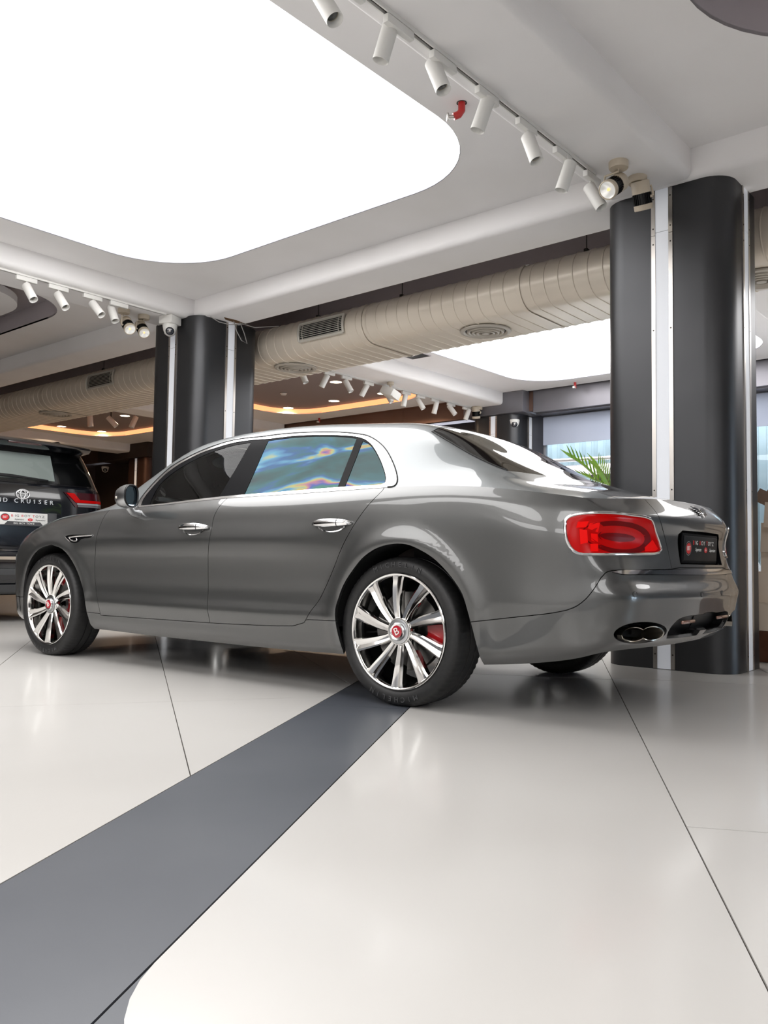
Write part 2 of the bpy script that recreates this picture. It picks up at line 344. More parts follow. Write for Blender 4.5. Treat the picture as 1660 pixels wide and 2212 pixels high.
# outside: ground and ribbed metal hoarding
struct('wall_outside',MB().box((17.9,0,-.08),(1,.1,.05)),GREYW,None) if False else None
og=tag(MB().box((22.5,0,-.10),(10.6,60,.1)).build('outdoor_ground',mat('grey concrete yard',(.35,.35,.34),.8)),kind='structure')
hm=mat('pale grey green hoarding',(.42,.46,.45),.5,.2,noise=(1,(.36,.40,.39),.6))
ho=thing('metal_hoarding','pale grey green ribbed metal hoarding standing outside the window','fence',(19.0,7.2,-.05))
rmesh=None
for k in range(40):
    w=.31;pr=[(0,0),(.05,-.05),(.13,-.05),(.16,0),(w-.004,0)]
    if rmesh is None:
        v=[(-b,-a,0) for a,b in pr]+[(-b,-a,4.2) for a,b in pr]+[(.02-b,-a,0) for a,b in pr]+[(.02-b,-a,4.2) for a,b in pr];n=5
        f=[(i,i+1,n+i+1,n+i) for i in range(4)]+[(2*n+i,2*n+i+1,3*n+i+1,3*n+i) for i in range(4)];rmesh=MB().add(v,f).mesh('sheet',hm,20)
    link('hoarding_sheet',rmesh,ho,(0,4.0-k*w,0))
# ---- columns
def column(x0,y0,label,w=.885,r=.17,top=ZB,cap=False,warm=False,wx=.885):
    t=thing('column',label,'column',(x0,y0,0))
    m=mat('brown metal column cladding',(.075,.04,.03),.35,.6) if warm else COLM
    MB().prism(rrect(0,wx,0,w,r,10),0,top+.01).build('cladding',m,t,40)
    c=w/2
    cx_=wx/2;faces=(((0,c),(0,-1),(-1,0)),((cx_,0),(1,0),(0,-1)),((wx,c),(0,1),(1,0)),((cx_,w),(-1,0),(0,1)))
    for (px,py),(tx,ty),(nx,ny) in faces:
        def bx(a,wd,th,z0,z1,name,mm):
            sx=wd if abs(tx)>.5 else th;sy=wd if abs(ty)>.5 else th
            return MB().box((px+tx*a+nx*(th/2-.004),py+ty*a+ny*(th/2-.004),(z0+z1)/2),(sx,sy,z1-z0)).build(name,mm,t)
        s=bx(0,.092,.007,.004,top-.30,'light_strip',STRIPM);bx(0,.092,.007,top-.297,top,'light_strip',STRIPM)
        for sg in(-1,1):
            e=bx(sg*.060,.028,.011,.004,top-.32,'edge_strip',STEEL);bx(sg*.060,.028,.011,top-.317,top,'edge_strip',STEEL)
            for z in(.10,1.2,2.3,top-.38,top-.27,top-.06):
                MB().lathe([(.0055,0),(.0055,.0012),(0,.0016)],8,(px+tx*sg*.060+nx*.007,py+ty*sg*.060+ny*.007,z),(nx,ny,0)).build('screw',SCREW,t)
    return t
column(5.575,1.775,'charcoal clad column with a white light strip beside the saloon boot',wx=.70)
column(5.46,7.18,'charcoal clad column rising behind the saloon windscreen, camera at its top')
column(11.80,7.12,'charcoal clad column by the far window with a blue grey blind',top=3.115)
column(11.80,17.4,'brown clad column in the dark corner behind the black off-roader',top=3.115,warm=True)
MB().box((12.06,7.55,3.305),(.62,1.16,.35),bev=.01).build('column_cap',FASC,fas);MB().box((12.06,18.4,3.305),(.62,2.2,.35),bev=.01).build('column_cap',DARKW,fas)
# ---- cream spiral duct
DX0,DX1,DR,DZ=6.60,7.20,.21,3.17
def oval(r,n=14): return [(DX0-r*math.sin(t),DZ+r*math.cos(t)) for t in np.linspace(0,math.pi,n)]+[(DX1+r*math.sin(t),DZ-r*math.cos(t)) for t in np.linspace(0,math.pi,n)]
du=thing('air_duct','long cream painted flat-oval air duct with ribs and round diffusers','duct',(0,0,0))
o1=oval(DR);n=len(o1);Y0,Y1=-9.0,19.5
MB().add([(x,Y0,z) for x,z in o1]+[(x,Y1,z) for x,z in o1],[(i,(i+1)%n,n+(i+1)%n,n+i) for i in range(n)]+[tuple(range(n)),tuple(range(n,2*n))]).build('duct_shell',DUCTM,du,50)
oa=oval(DR+.0005);ob=oval(DR+.006)
rib=MB();N=len(oa);rings=[[(x,-.007,z) for x,z in oa],[(x,-.003,z) for x,z in ob],[(x,.003,z) for x,z in ob],[(x,.007,z) for x,z in oa]];rings=[[(x+ (.0),y,z) for x,y,z in r] for r in rings]
rib.add([p for r in rings for p in r],[(k*N+i,k*N+(i+1)%N,(k+1)*N+(i+1)%N,(k+1)*N+i) for k in range(3) for i in range(N)]);rme=rib.mesh('rib',DUCTM,50)
for k in range(150):
    link('duct_rib',rme,du,(0,-1.2+k*.137,0))
for y in(-1.9,.9,3.85,5.72,9.5,12.3,15.2):
    j=MB();oc=oval(DR+.009);j.add([(x,y-.02,z) for x,z in oc]+[(x,y+.02,z) for x,z in oc],[(i,(i+1)%N,N+(i+1)%N,N+i) for i in range(N)]);j.build('duct_joint',DUCTM,du,50)
def diffuser(x,y,label):
    m=mat('diffuser cream',(.50,.46,.40),.4);z=DZ-DR-.02
    t=MB().lathe([(.235,.020),(.250,.010),(.245,.0),(.215,-.006),(.200,.004),(.198,.016)],36).build('ceiling_diffuser',m,du,35,(x,y,z));t['label']=label
    for r,d in((.165,-.012),(.122,-.018),(.080,-.022)):
        MB().lathe([(r+.020,.012),(r+.012,d+.004),(r,d),(r-.012,d+.008),(r-.018,.014)],32).build('cone_ring',m,t)
    MB().lathe([(.042,.008),(.038,-.02),(.0001,-.024)],24).build('centre_disc',m,t)
    MB().lathe([(.20,.0175),(.0001,.0175)],32).build('dark_throat',BLK,t)
diffuser(6.86,4.49,'round diffuser under the cream duct, above the saloon rear screen');diffuser(6.84,7.13,'round diffuser under the cream duct, next to the charcoal column');diffuser(6.79,12.54,'round diffuser under the duct above the black off-roader');diffuser(6.90,1.95,'round diffuser under the duct past the charcoal column, above the cream sculpture')
def grille_(y,label):
    m=mat('grille cream',(.58,.55,.49),.4)
    a0,a1=math.radians(62),math.radians(112);rr=DR+.018
    def P(a,yy,r): return (DX0-r*math.sin(a),yy,DZ+r*math.cos(a))
    g=MB()
    for yy in(y-.33,y+.33): g.tube([P(a,yy,rr) for a in np.linspace(a0,a1,8)],.016,6)
    for a in(a0,a1): g.tube([P(a,yy,rr) for yy in np.linspace(y-.33,y+.33,4)],.016,6)
    t=g.build('air_grille',m,du);t['label']=label
    MB().grid([[P(a,yy,DR+.0085) for yy in(y-.32,y+.32)] for a in np.linspace(a0,a1,8)]).build('grille_throat',BLK,t)
    for a in np.linspace(a0,a1,11)[1:-1]: MB().tube([P(a,y-.32,rr+.001),P(a,y+.32,rr+.001)],.0038,5).build('grille_slat',m,t)
    for yy in(y-.27,y+.27): MB().tube([P(a,yy,rr+.004) for a in np.linspace(a0,a1,8)],.004,5).build('grille_bar',m,t)
grille_(6.28,'slatted air grille on the duct between the two columns');grille_(10.6,'slatted air grille on the duct above the black off-roader')
for i,y in enumerate((3.3,5.35,6.55,9.4,10.9)):
    tag(MB().tube([(6.62,y,3.92),(6.62,y,DZ+DR)],.004,6).add(*(lambda b:(b.v,b.f))(MB().box((6.62,y,DZ+DR+.02),(.05,.03,.04)))).build('duct_hanger',mat('dark hanger steel',(.05,.045,.04),.5,.6),du))
# ---- track lights
def frame_z(d):
    z=-Vector(d).normalized();x=Vector((0,0,1)).cross(z)
    if x.length<1e-4:x=Vector((1,0,0))
    x.normalize();y=z.cross(x);return Matrix(((x.x,y.x,z.x),(x.y,y.y,z.y),(x.z,y.z,z.z)))
def can_dir(top,bot,P,tilt):
    """direction of a can whose upper and lower end show at two pixels; tilt = lean towards the camera"""
    dist=np.linalg.norm(P-CAM);d=(RT*(bot[0]-top[0])-UP*(bot[1]-top[1]));d=d/np.linalg.norm(d);v=(CAM-P)/dist
    d=d+v*tilt;return d/np.linalg.norm(d)
can_me={}
def track_light(adp,top,bot,tilt,label,group,Yt,z=ZB,size=1.0):
    P=onz(adp[0],adp[1],z-.05) if Yt is None else onY(adp[0],adp[1],Yt)
    P[2]=min(P[2],z-.035);P=np.array([P[0],Yt if Yt else P[1],z-.045])
    t=thing('track_spotlight',label,'spotlight',tuple(P),None,group)
    MB().box((0,0,.0005),(.20,.034,.042),bev=.004).build('adapter',FIXW,t)
    ds=np.linalg.norm(P-CAM)
    q=ray(*top);q=q/np.linalg.norm(q);T=CAM+q*(ds*np.linalg.norm(ray(*top))/np.linalg.norm(ray(*adp)) if False else (P-CAM)@FW/(q@FW))
    d=can_dir(top,bot,P,tilt);T=T-P
    L=.185*size;R_=.040*size;M=frame_z(d)
    Bq=Vector(T)
    c=MB().lathe([(0.0001,0),(R_*.92,0),(R_,-.004),(R_,-L),(R_*.95,-L),(R_*.86,-L+.006),(R_*.72,-L+.035)],24).xf(Matrix.Translation(Bq)@M.to_4x4()).build('lamp_can',FIXW,t,45)
    MB().lathe([(R_*.93,-L+.004),(R_*.70,-L+.036)],24).xf(Matrix.Translation(Bq)@M.to_4x4()).build('reflector',INNERC,c,45)
    MB().lathe([(R_*.74,-L+.034),(R_*.5,-L+.028),(.0001,-L+.024)],20).xf(Matrix.Translation(Bq)@M.to_4x4()).build('lens',LENSG,c,45)
    e=Bq+Vector(d)*.02
    MB().tube([(e.x*.6,e.y*.6,.004),(e.x*.7,e.y*.7,-.02),tuple(Bq+Vector(d)*.012)],.007,8).build('stem',FIXW,t)
    return t
def spot(base,head,d,label,group,z=ZB,s=1.0):
    P=onz(*base,z);d=can_dir((0,0),d[:2],P,d[2]) if len(d)==3 and abs(d[0])+abs(d[1])>4 else d;t=thing('ceiling_spotlight',label,'spotlight',tuple(P),None,group)
    MB().lathe([(.0001,-.045*s),(.058*s,-.045*s),(.062*s,-.038*s),(.062*s,0)],28).build('base_cup',FIXB,t)
    q=ray(*head);Hc=CAM+q*((P-CAM)@FW/(q@FW))-P;d=np.array(d,float);d/=np.linalg.norm(d);M=Matrix.Translation(Vector(Hc))@frame_z(d).to_4x4()
    r=.060*s
    b=MB().lathe([(.0001,.11*s),(r*.9,.11*s),(r,.10*s),(r,.03*s)],28).xf(M).build('lamp_body',FIXB,t,45)
    MB().lathe([(r*.86,.035*s),(r*.86,-.045*s)],24).xf(M).build('sink_core',BLK,b)
    for k in range(24):
        a=2*math.pi*k/24;MB().box((r*.91*math.cos(a),r*.91*math.sin(a),-.006*s),(r*.17,.004*s,.076*s),Euler((0,0,a)).to_matrix()).xf(M).build('sink_fin',BLK,b)
    MB().lathe([(r*.9,-.040*s),(r*1.02,-.042*s),(r*1.02,-.075*s),(r*.93,-.078*s),(r*.86,-.070*s)],28).xf(M).build('bezel',FIXB,b,45)
    MB().lathe([(r*.90,-.073*s),(r*.5,-.062*s),(.0001,-.058*s)],28).xf(M).build('lamp_face',LAMPF,b,60)
    MB().lathe([(r*.16,-.0615*s),(r*.15,-.066*s),(.0001,-.067*s)],14).xf(M).build('led_chip',LEDC,b)
    h=Vector(Hc);sd=Vector(M.to_3x3()@Vector((1,0,0)));p2=h+sd*(r+.012)
    MB().tube([(0,0,-.04*s),(0,0,-.062*s),(p2.x*.9,p2.y*.9,-.07*s),(p2.x,p2.y,p2.z+.02*s),tuple(p2)],.0075*s,6).build('arm',FIXB,t)
    MB().tube([tuple(p2),tuple(h+sd*(r*.9))],.010*s,8).build('pivot',FIXB,t)
def track(x0,x1,y,label,z=ZB):
    t=thing('lighting_track',label,'lighting track',(x0,y,z))
    MB().box(((x1-x0)/2,-.014,-.011),(x1-x0,.008,.022)).build('rail',FIXW,t);MB().box(((x1-x0)/2,.014,-.011),(x1-x0,.008,.022)).build('rail',FIXW,t);MB().box(((x1-x0)/2,0,-.003),(x1-x0,.022,.005)).build('track_slot',BLK,t)
track(1.2,5.06,2.47,'white lighting track beside the huge glowing ceiling panel, near the sprinkler pipe');track(1.2,5.22,7.44,'white lighting track along the beam towards the column with the camera');track(7.6,11.75,7.90,'white lighting track on the far beam above the saloon roof')
G1='white cans on the near track'
for adp,top,bot,tl,lb in(((752,-20),(688,-18),(722,38),.45,'white track can with dark lens at the cut-off end of the near track'),((862,60),(846,50),(822,133),-.05,'white track can leaning away, second along the near track'),((958,137),(934,135),(957,190),.40,'white track can showing its lens above the red sprinkler pipe'),((1053,205),(1056,212),(1032,281),-.05,'white track can leaning away just right of the red sprinkler pipe'),((1138,270),(1140,294),(1161,350),.40,'white track can showing its lens, third from the beige spotlights'),((1216,330),(1234,350),(1214,409),-.05,'white track can leaning away, second from the beige spotlights'),((1280,376),(1272,402),(1300,447),.35,'white track can touching the beige spotlight at the track end')):
    track_light(adp,top,bot,tl,lb,G1,2.47)
spot((1337,350),(1325,403),(-27,17,1.1),'beige spotlight facing out with yellow led chip beside the charcoal column','beige spotlights');spot((1378,383),(1388,428),(10,70,-.30),'beige spotlight pointing down in front of the charcoal column','beige spotlights')
G2='white cans on the left track'
for adp,top,bot,tl,lb in(((57,603),(56,616),(73,648),.4,'white track can farthest from the camera column on the left track'),((126,620),(124,635),(143,666),.4,'white track can second along the left track over the dark recess'),((200,640),(199,654),(220,681),.4,'white track can third along the left track towards the column'),((257,654),(239,662),(249,693),.4,'white track can hanging next to the pair of lit beige spotlights')):
    track_light(adp,top,bot,tl,lb,G2,7.44)
spot((268,668),(277,704),(10,18,1.1),'beige spotlight hanging beside the last white can on the left track','beige spotlights by the camera column');spot((311,681),(308,712),(10,18,1.1),'beige spotlight hanging between another spotlight and the column camera','beige spotlights by the camera column')
G3='white cans on the far track'
for kk,(adp,top,bot,tl) in enumerate((((650,794),(650,800),(658,819),.2),((712,800),(708,810),(697,832),0),((749,815),(746,822),(757,842),.2),((797,824),(794,831),(784,850),0),((838,838),(834,846),(843,862),.2),((878,846),(877,852),(873,872),0),((909,854),(902,862),(914,881),.2),((940,864),(944,869),(939,889),0),((975,871),(970,876),(983,894),.2),((1008,879),(1014,884),(1008,901),0))):
    track_light(adp,top,bot,tl,'white can on the far track, %s from the cream duct'%('first second third fourth fifth sixth seventh eighth ninth tenth'.split()[kk]),G3,7.90)
spot((1034,879),(1029,893),(.25,.1,-1),'beige spotlight at the far end of the far track','far beige spotlight',s=1.1)
# flood box on the far beam
fb=thing('flood_lamp','white square flood lamp hanging under the far beam among the track cans','lamp',(9.31,7.72,ZB))
MB().lathe([(.05,0),(.05,-.04),(.0001,-.05)],16).build('base_cup',FIXB,fb);MB().box((0,0,-.16),(.20,.26,.12),Euler((.35,.3,0)).to_matrix(),bev=.02).build('lamp_box',FIXW,fb);MB().tube([(0,0,-.04),(.0,0,-.11)],.015,8).build('stem',FIXB,fb);MB().box((-.02,-.03,-.225),(.17,.22,.01),Euler((.35,.3,0)).to_matrix()).build('lamp_glass',mat('frosted lamp glass',(.8,.78,.74),.4),fb)
# recessed downlights
DLM=mat('glowing downlight',(1,.95,.85),.5,emit=(1,.80,.58),es=9)
for q,wh in(((513,860),(0,'in the taupe ceiling right beside the charcoal column')),((623,881),(0,'hugging the bend of the orange led strip')),((722,866),(0,'midway along the orange led strip, between smoke detector and fascia')),((726,825),(0,'under the far track, nearest the duct, between two white cans')),((828,850),(0,'right beneath the white flood lamp')),
    ((133,921),(1,'above the off-roader, farthest from the charcoal column')),((220,932),(1,'above the off-roader, at the bend of the orange led strip')),((270,898),(1,'above the off-roader, beside the charcoal column edge'))):
    wh=list(wh)
    P=onz(*q,3.572);t=thing('recessed_downlight','round glowing downlight '+wh[1],'downlight',(P[0],P[1],3.575),None,'downlights above the saloon roof' if not wh[0] else 'downlights above the off-roader')
    MB().lathe([(.105,0),(.108,-.006),(.095,-.008)],24).build('trim_ring',FIXW,t);MB().lathe([(.096,-.005),(.0001,-.006)],24).build('diffuser_disc',DLM,t)
    ld=bpy.data.lights.new('downlight','SPOT');ld.energy=60;ld.color=(1,.72,.48);ld.spot_size=2.6;ld.shadow_soft_size=.08;lo=bpy.data.objects.new('downlight_glow',ld);COL.objects.link(lo);lo.parent=t;lo.location=(0,0,-.03)
P=onz(613,848,3.572);sd_=thing('smoke_detector','small smoke detector on the taupe recessed ceiling','smoke detector',(P[0],P[1],3.575));MB().lathe([(.06,0),(.06,-.02),(.045,-.045),(.0001,-.05)],20).build('housing',FIXW,sd_);MB().lathe([(.062,-.006),(.064,-.012),(.06,-.016)],20).build('vent_ring',BLK,sd_)
# deep cans above the off-roader
for q,d,lb in(((195,893),(.05,-.1,-1),'white can hanging straight down above the black off-roader'),((240,897),(.45,-.5,-.7),'white can tilted outward above the black off-roader, between two others'),((291,897),(-.35,.1,-.9),'white can hanging above the off-roader next to the charcoal column')):
    P=onz(*q,3.5);t=thing('hanging_spotlight',lb,'spotlight',tuple(P),None,'cans above the off-roader');M=Matrix.Translation((0,0,-.10))@frame_z(d).to_4x4()
    MB().lathe([(.0001,.08),(.052,.08),(.054,-.16),(.045,-.16),(.04,-.12),(.0001,-.11)],20).xf(M).build('lamp_can',FIXW,t,45);MB().tube([(0,0,.07),(0,0,-.06)],.010,8).build('stem',BLK,t)
# ---- ceiling odds and ends
sp=thing('sprinkler_pipe','short red elbow pipe with a sprinkler head poking through the ceiling','pipe',tuple(onz(998,222,ZS)))
MB().tube([(0,0,.02),(0,0,-.05),(-.012,.012,-.075),(-.035,.035,-.09)],[.022,.022,.023,.022],12).build('elbow',PIPE,sp,60);MB().tube([(-.035,.035,-.09),(-.055,.055,-.093)],.012,8).build('sprinkler_head',STEEL,sp);MB().lathe([(.026,0),(.024,.008),(.0001,.01)],14,(-.058,.058,-.094),(-1,1,0)).build('deflector',STEEL,sp);MB().lathe([(.024,-.001),(.032,-.003),(.032,-.001)],16).build('ragged_hole',GROUT,sp)
for q,lb in(((1243,826,ZS),'tiny red sprinkler under the far soffit by the window'),((690,903,ZS),'tiny red sprinkler under the far soffit over the saloon roof')):
    t=thing('sprinkler',lb,'sprinkler',tuple(onz(*q)));MB().tube([(0,0,.01),(0,0,-.09)],.02,8).build('pipe_stub',PIPE,t);MB().box((-.03,0,-.08),(.05,.03,.03)).build('head',FIXW,t)
def cctv(P,label,s=1.0,box=True):
    t=thing('security_camera',label,'camera',tuple(P))
    if box: MB().box((0,0,-.045*s),(.17*s,.17*s,.09*s),Euler((0,0,.3)).to_matrix(),bev=.008).build('junction_box',FIXW,t)
    MB().lathe([(.075*s,-.09*s),(.078*s,-.105*s),(.070*s,-.15*s),(.055*s,-.19*s),(.025*s,-.212*s),(.0001,-.215*s)],24).build('dome',FIXW,t,60)
    d=Vector(CAM-np.array(P));d.z-=-.2;d.normalize();c=Vector((0,0,-.155*s))+d*.045*s
    MB().lathe([(.046*s,.0),(.042*s,.018*s),(.03*s,.026*s),(.0001,.028*s)],20,tuple(c),tuple(d)).build('lens_window',GLOSSK,t,60);MB().lathe([(.012*s,.027*s),(.0001,.032*s)],12,tuple(c),tuple(d)).build('lens',STEEL,t)
GLOSSK=mat('gloss black lens cover',(.012,.014,.022),.08,coat=1)
cctv(onz(368,684,ZB),'white dome security camera on a square box at the top of the column');cctv(np.array([11.88,float(onX(1112,893,11.88)[1]),3.13]),'white dome security camera on the far column by the window',1.1,False);cctv(np.array([11.95,float(onX(228,990,11.95)[1]),3.13]),'white dome security camera in the dark corner behind the off-roader',1.2,False)
wi=thing('loose_wires','loose grey wires looping from a broken hole at the column top','wires',(5.55,7.1,ZB))
for k,pp in enumerate(([(0,0,-.02),(.10,-.02,-.06),(.25,-.02,-.055),(.42,-.02,-.01)],[(.30,-.02,0),(.33,-.03,-.10),(.40,-.04,-.20),(.48,-.04,-.22),(.44,-.04,-.12),(.38,-.03,0)],[(.40,-.03,-.01),(.55,-.08,-.03),(.75,-.25,.0)])):
    pp=[np.array(p) for p in pp];q=smooth_px([p[:2] for p in pp],4,170) if False else None
    MB().tube([tuple(p) for p in pp],.005,6).build('wire',mat('grey cable',(.35,.34,.33),.5),wi,80)
MB().prism([(0,-.04),(.16,-.06),(.30,-.03),(.22,.02),(.06,.01)],.0,.012).xf(Matrix.Translation((.15,.0,-.004))).build('broken_hole',mat('broken ceiling board',(.14,.07,.03),.9),wi)
# ---- spline surface (cardinal natural cubic) ----
def spl_basis(k,t):
    k=np.asarray(k,float);t=np.asarray(t,float);n=len(k);h=np.diff(k)
    A=np.zeros((n,n));B=np.zeros((n,n));A[0,0]=A[-1,-1]=1
    for i in range(1,n-1):
        A[i,i-1]=h[i-1];A[i,i]=2*(h[i-1]+h[i]);A[i,i+1]=h[i]
        B[i,i-1]=6/h[i-1];B[i,i]=-6/h[i-1]-6/h[i];B[i,i+1]=6/h[i]
    M=np.linalg.solve(A,B)
    t=np.clip(t,k[0],k[-1]);i=np.clip(np.searchsorted(k,t,side='right')-1,0,n-2)
    d=h[i];a=(k[i+1]-t)/d;b=1-a;m=np.arange(len(t));O=np.zeros((len(t),n))
    O[m,i]+=a;O[m,i+1]+=b
    O+=((a**3-a)*d*d/6)[:,None]*M[i]+((b**3-b)*d*d/6)[:,None]*M[i+1]
    return O
class Surf:
    def __init__(s,net,U,V,bump=None): s.net=np.array(net,float);s.U=np.array(U,float);s.V=np.array(V,float);s.bump=bump
    def ev(s,u,v):
        u=np.asarray(u,float).ravel();v=np.asarray(v,float).ravel()
        Bu=spl_basis(s.U,u);Bv=spl_basis(s.V,v)
        P=np.einsum('ni,ijk,nj->nk',Bu,s.net,Bv,optimize=True)
        if s.bump is not None: P=s.bump(P)
        return P
    def nrm(s,u,v):
        e=.004;u=np.asarray(u,float);v=np.asarray(v,float)
        du=s.ev(np.minimum(u+e,s.U[-1]),v)-s.ev(np.maximum(u-e,s.U[0]),v)
        dv=s.ev(u,np.minimum(v+e,s.V[-1]))-s.ev(u,np.maximum(v-e,s.V[0]))
        n=np.cross(dv,du);return n/(np.linalg.norm(n,axis=1)[:,None]+1e-12)
    def dense(s,n,m):
        if not hasattr(s,'_d'):
            uu,vv=np.meshgrid(np.linspace(s.U[0],s.U[-1],n),np.linspace(s.V[0],s.V[-1],m),indexing='ij')
            s._d=(uu.ravel(),vv.ravel(),s.ev(uu.ravel(),vv.ravel()),s.nrm(uu.ravel(),vv.ravel()))
        return s._d
    def inv(s,px,toimg,cam,sgn=1):
        """pixels -> (u,v) of the first surface point seen along each pixel ray"""
        u0,v0,P,N=s.dense(360,90)
        ok=(np.einsum('ij,ij->i',N*sgn,cam-P)>0)
        u0,v0,P=u0[ok],v0[ok],P[ok];Q=toimg(P);D=np.linalg.norm(P-cam,axis=1)
        out=[]
        for q in np.asarray(px,float):
            e=np.hypot(*(Q-q).T);c=e<max(e.min()+6,6);j=np.where(c)[0][np.argmin(e[c]+D[c]*12)];out.append((u0[j],v0[j]))
        uv=np.array(out);px=np.asarray(px,float)
        for it in range(25):
            r=toimg(s.ev(uv[:,0],uv[:,1]))-px;e=1e-3
            a=(toimg(s.ev(uv[:,0]+e,uv[:,1]))-toimg(s.ev(uv[:,0]-e,uv[:,1])))/(2*e)
            b=(toimg(s.ev(uv[:,0],uv[:,1]+e))-toimg(s.ev(uv[:,0],uv[:,1]-e)))/(2*e)
            M=np.stack([a,b],-1);MT=np.swapaxes(M,1,2)
            A=MT@M+np.eye(2)*50.;st=-np.linalg.solve(A,(MT@r[:,:,None]))[:,:,0]
            st=np.clip(st,-.08,.08);uv=uv+st
            uv[:,0]=np.clip(uv[:,0],s.U[0]+2e-3,s.U[-1]-2e-3);uv[:,1]=np.clip(uv[:,1],s.V[0]+2e-3,s.V[-1]-2e-3)
        s.err=np.hypot(*(toimg(s.ev(uv[:,0],uv[:,1]))-px).T)
        return uv
# ---- lower body of the saloon, car frame: x forward from the rear axle, y left, z up ----
def lower_net():
    rear_x=[-1.095,-1.132,-1.160,-1.178,-1.188,-1.196,-1.174,-1.168,-1.155,-1.153,-1.162,-1.095]
    rear_z=[.328,.358,.398,.446,.502,.562,.620,.675,.755,.840,.917,1.000]
    R4z=[.297,.328,.376,.432,.49,.560,.635,.715,.79,.86,.926,.980]
    midz=[.205,.25,.318,.40,.455,.56,.68,.795,.865,.935,.99,1.035]
    dmid=[-.075,-.035,-.022,-.003,-.014,-.018,-.010,0,-.008,-.022,-.045,-.085]
    dhau=[-.075,-.035,-.02,-.012,-.010,-.008,-.003,0,-.002,-.007,-.017,-.050]
    drear=[-.075,-.032,-.014,-.006,0,0,-.004,-.004,-.005,-.011,-.022,-.055]
    dfr=[-.06,-.03,-.02,-.012,-.008,-.004,0,-.004,-.02,-.05,-.10,-.17]
    st=[]
    # rear: (y, dx)
    for y,dx,w,dz in [(0,0,0,0),(.33,.0125,0,.002),(.62,.058,0,.014),(.835,.128,.30,.018)]:
        st.append([[rear_x[k]+dx*(1.22 if 7<k<11 else 1.1 if k in(7,11) else 1),y*(1 if k<11 else .965)-(.03 if k==0 and y>.5 else 0),rear_z[k]*(1-w)+R4z[k]*w-(dz if k==11 else dz*.4 if k==10 else 0)] for k in range(12)])
    hw={-.9:.930,-.5:.964,0:.985,.4:.982,.9:.976,1.4:.976,1.9:.976,2.4:.974,2.8:.978,3.07:.976,3.4:.952,3.62:.895}
    top={-.9:.980,-.5:1.034,0:1.058,.4:1.056,.9:1.052,1.4:1.045,1.9:1.025,2.4:1.012,2.8:.992,3.07:.980,3.4:.938,3.62:.878}
    bot={-.9:.297,-.5:.238,0:.23,.4:.218,.9:.208,1.4:.207,1.9:.208,2.4:.212,2.8:.215,3.07:.215,3.4:.215,3.62:.225}
    for x in sorted(hw):
        if x<=-.5: d=np.array(drear)*(1 if x==-.9 else .5)+np.array(dhau)*(0 if x==-.9 else .5)
        elif x<=.0: d=.65*np.array(dhau)+.35*np.array(dmid)
        elif x==.4: d=.3*np.array(dhau)+.7*np.array(dmid)
        elif x<=2.4: d=np.array(dmid)
        elif x<=2.8: d=.5*np.array(dmid)+.5*np.array(dfr)
        else: d=np.array(dfr)*(1 if x<3.5 else 1.1)
        m=np.array(midz);lo,hi=bot[x],top[x]
        z=m.copy()
        t=(m-m[0])/(m[-1]-m[0]); full=lo+t*(hi-lo)
        w=1.0 if x in(-.9,) else 1.0
        if x==-.9: z=np.array(R4z)
        else:
            z=m+(lo-m[0])*(1-t)**2+(hi-m[-1])*t**2
            if x>=2.8: z=full*.7+z*.3
        st.append([[x,hw[x]+d[k],z[k]] for k in range(12)])
    fx=[3.80,3.86,3.90,3.92,3.93,3.935,3.93,3.92,3.90,3.87,3.82,3.72]
    fz=[.20,.235,.29,.36,.42,.50,.57,.64,.69,.735,.775,.81]
    for y,dx in [(.74,-.16),(.55,-.06),(.28,-.012),(0,0)]:
        st.append([[fx[k]+dx,y-(.04 if k==11 and y>.5 else 0),fz[k]] for k in range(12)])
    net=np.array(st)
    mid=net[:,6];U=np.concatenate([[0],np.cumsum(np.linalg.norm(np.diff(mid,axis=0),axis=1))])
    V=np.array([0,.05,.115,.195,.25,.355,.475,.59,.66,.73,.79,.85])
    return net,U,V
def arch_bump(P):
    P=P.copy()
    for xc,zc,R in((-.04,.37,.405),(3.0,.37,.41)):
        r=np.hypot(P[:,0]-xc,P[:,2]-zc)
        P[:,1]+=np.where(P[:,1]>.6,.015*np.exp(-((r-R-.015)/.05)**2),0)
    # feature line along the doors, dying out on the rear door
    zc=.800+.004*P[:,0];d=P[:,2]-zc;sm=lambda t:np.clip(t,0,1)**2*(3-2*np.clip(t,0,1))
    w=sm((P[:,0]-.35)/.6)*sm((3.5-P[:,0])/.5)*(P[:,1]>.6)
    P[:,1]+=w*.075*(np.sqrt(.10**2+.003**2)-np.sqrt(d*d+.003**2))*sm((.13-np.abs(d))/.06)
    return P
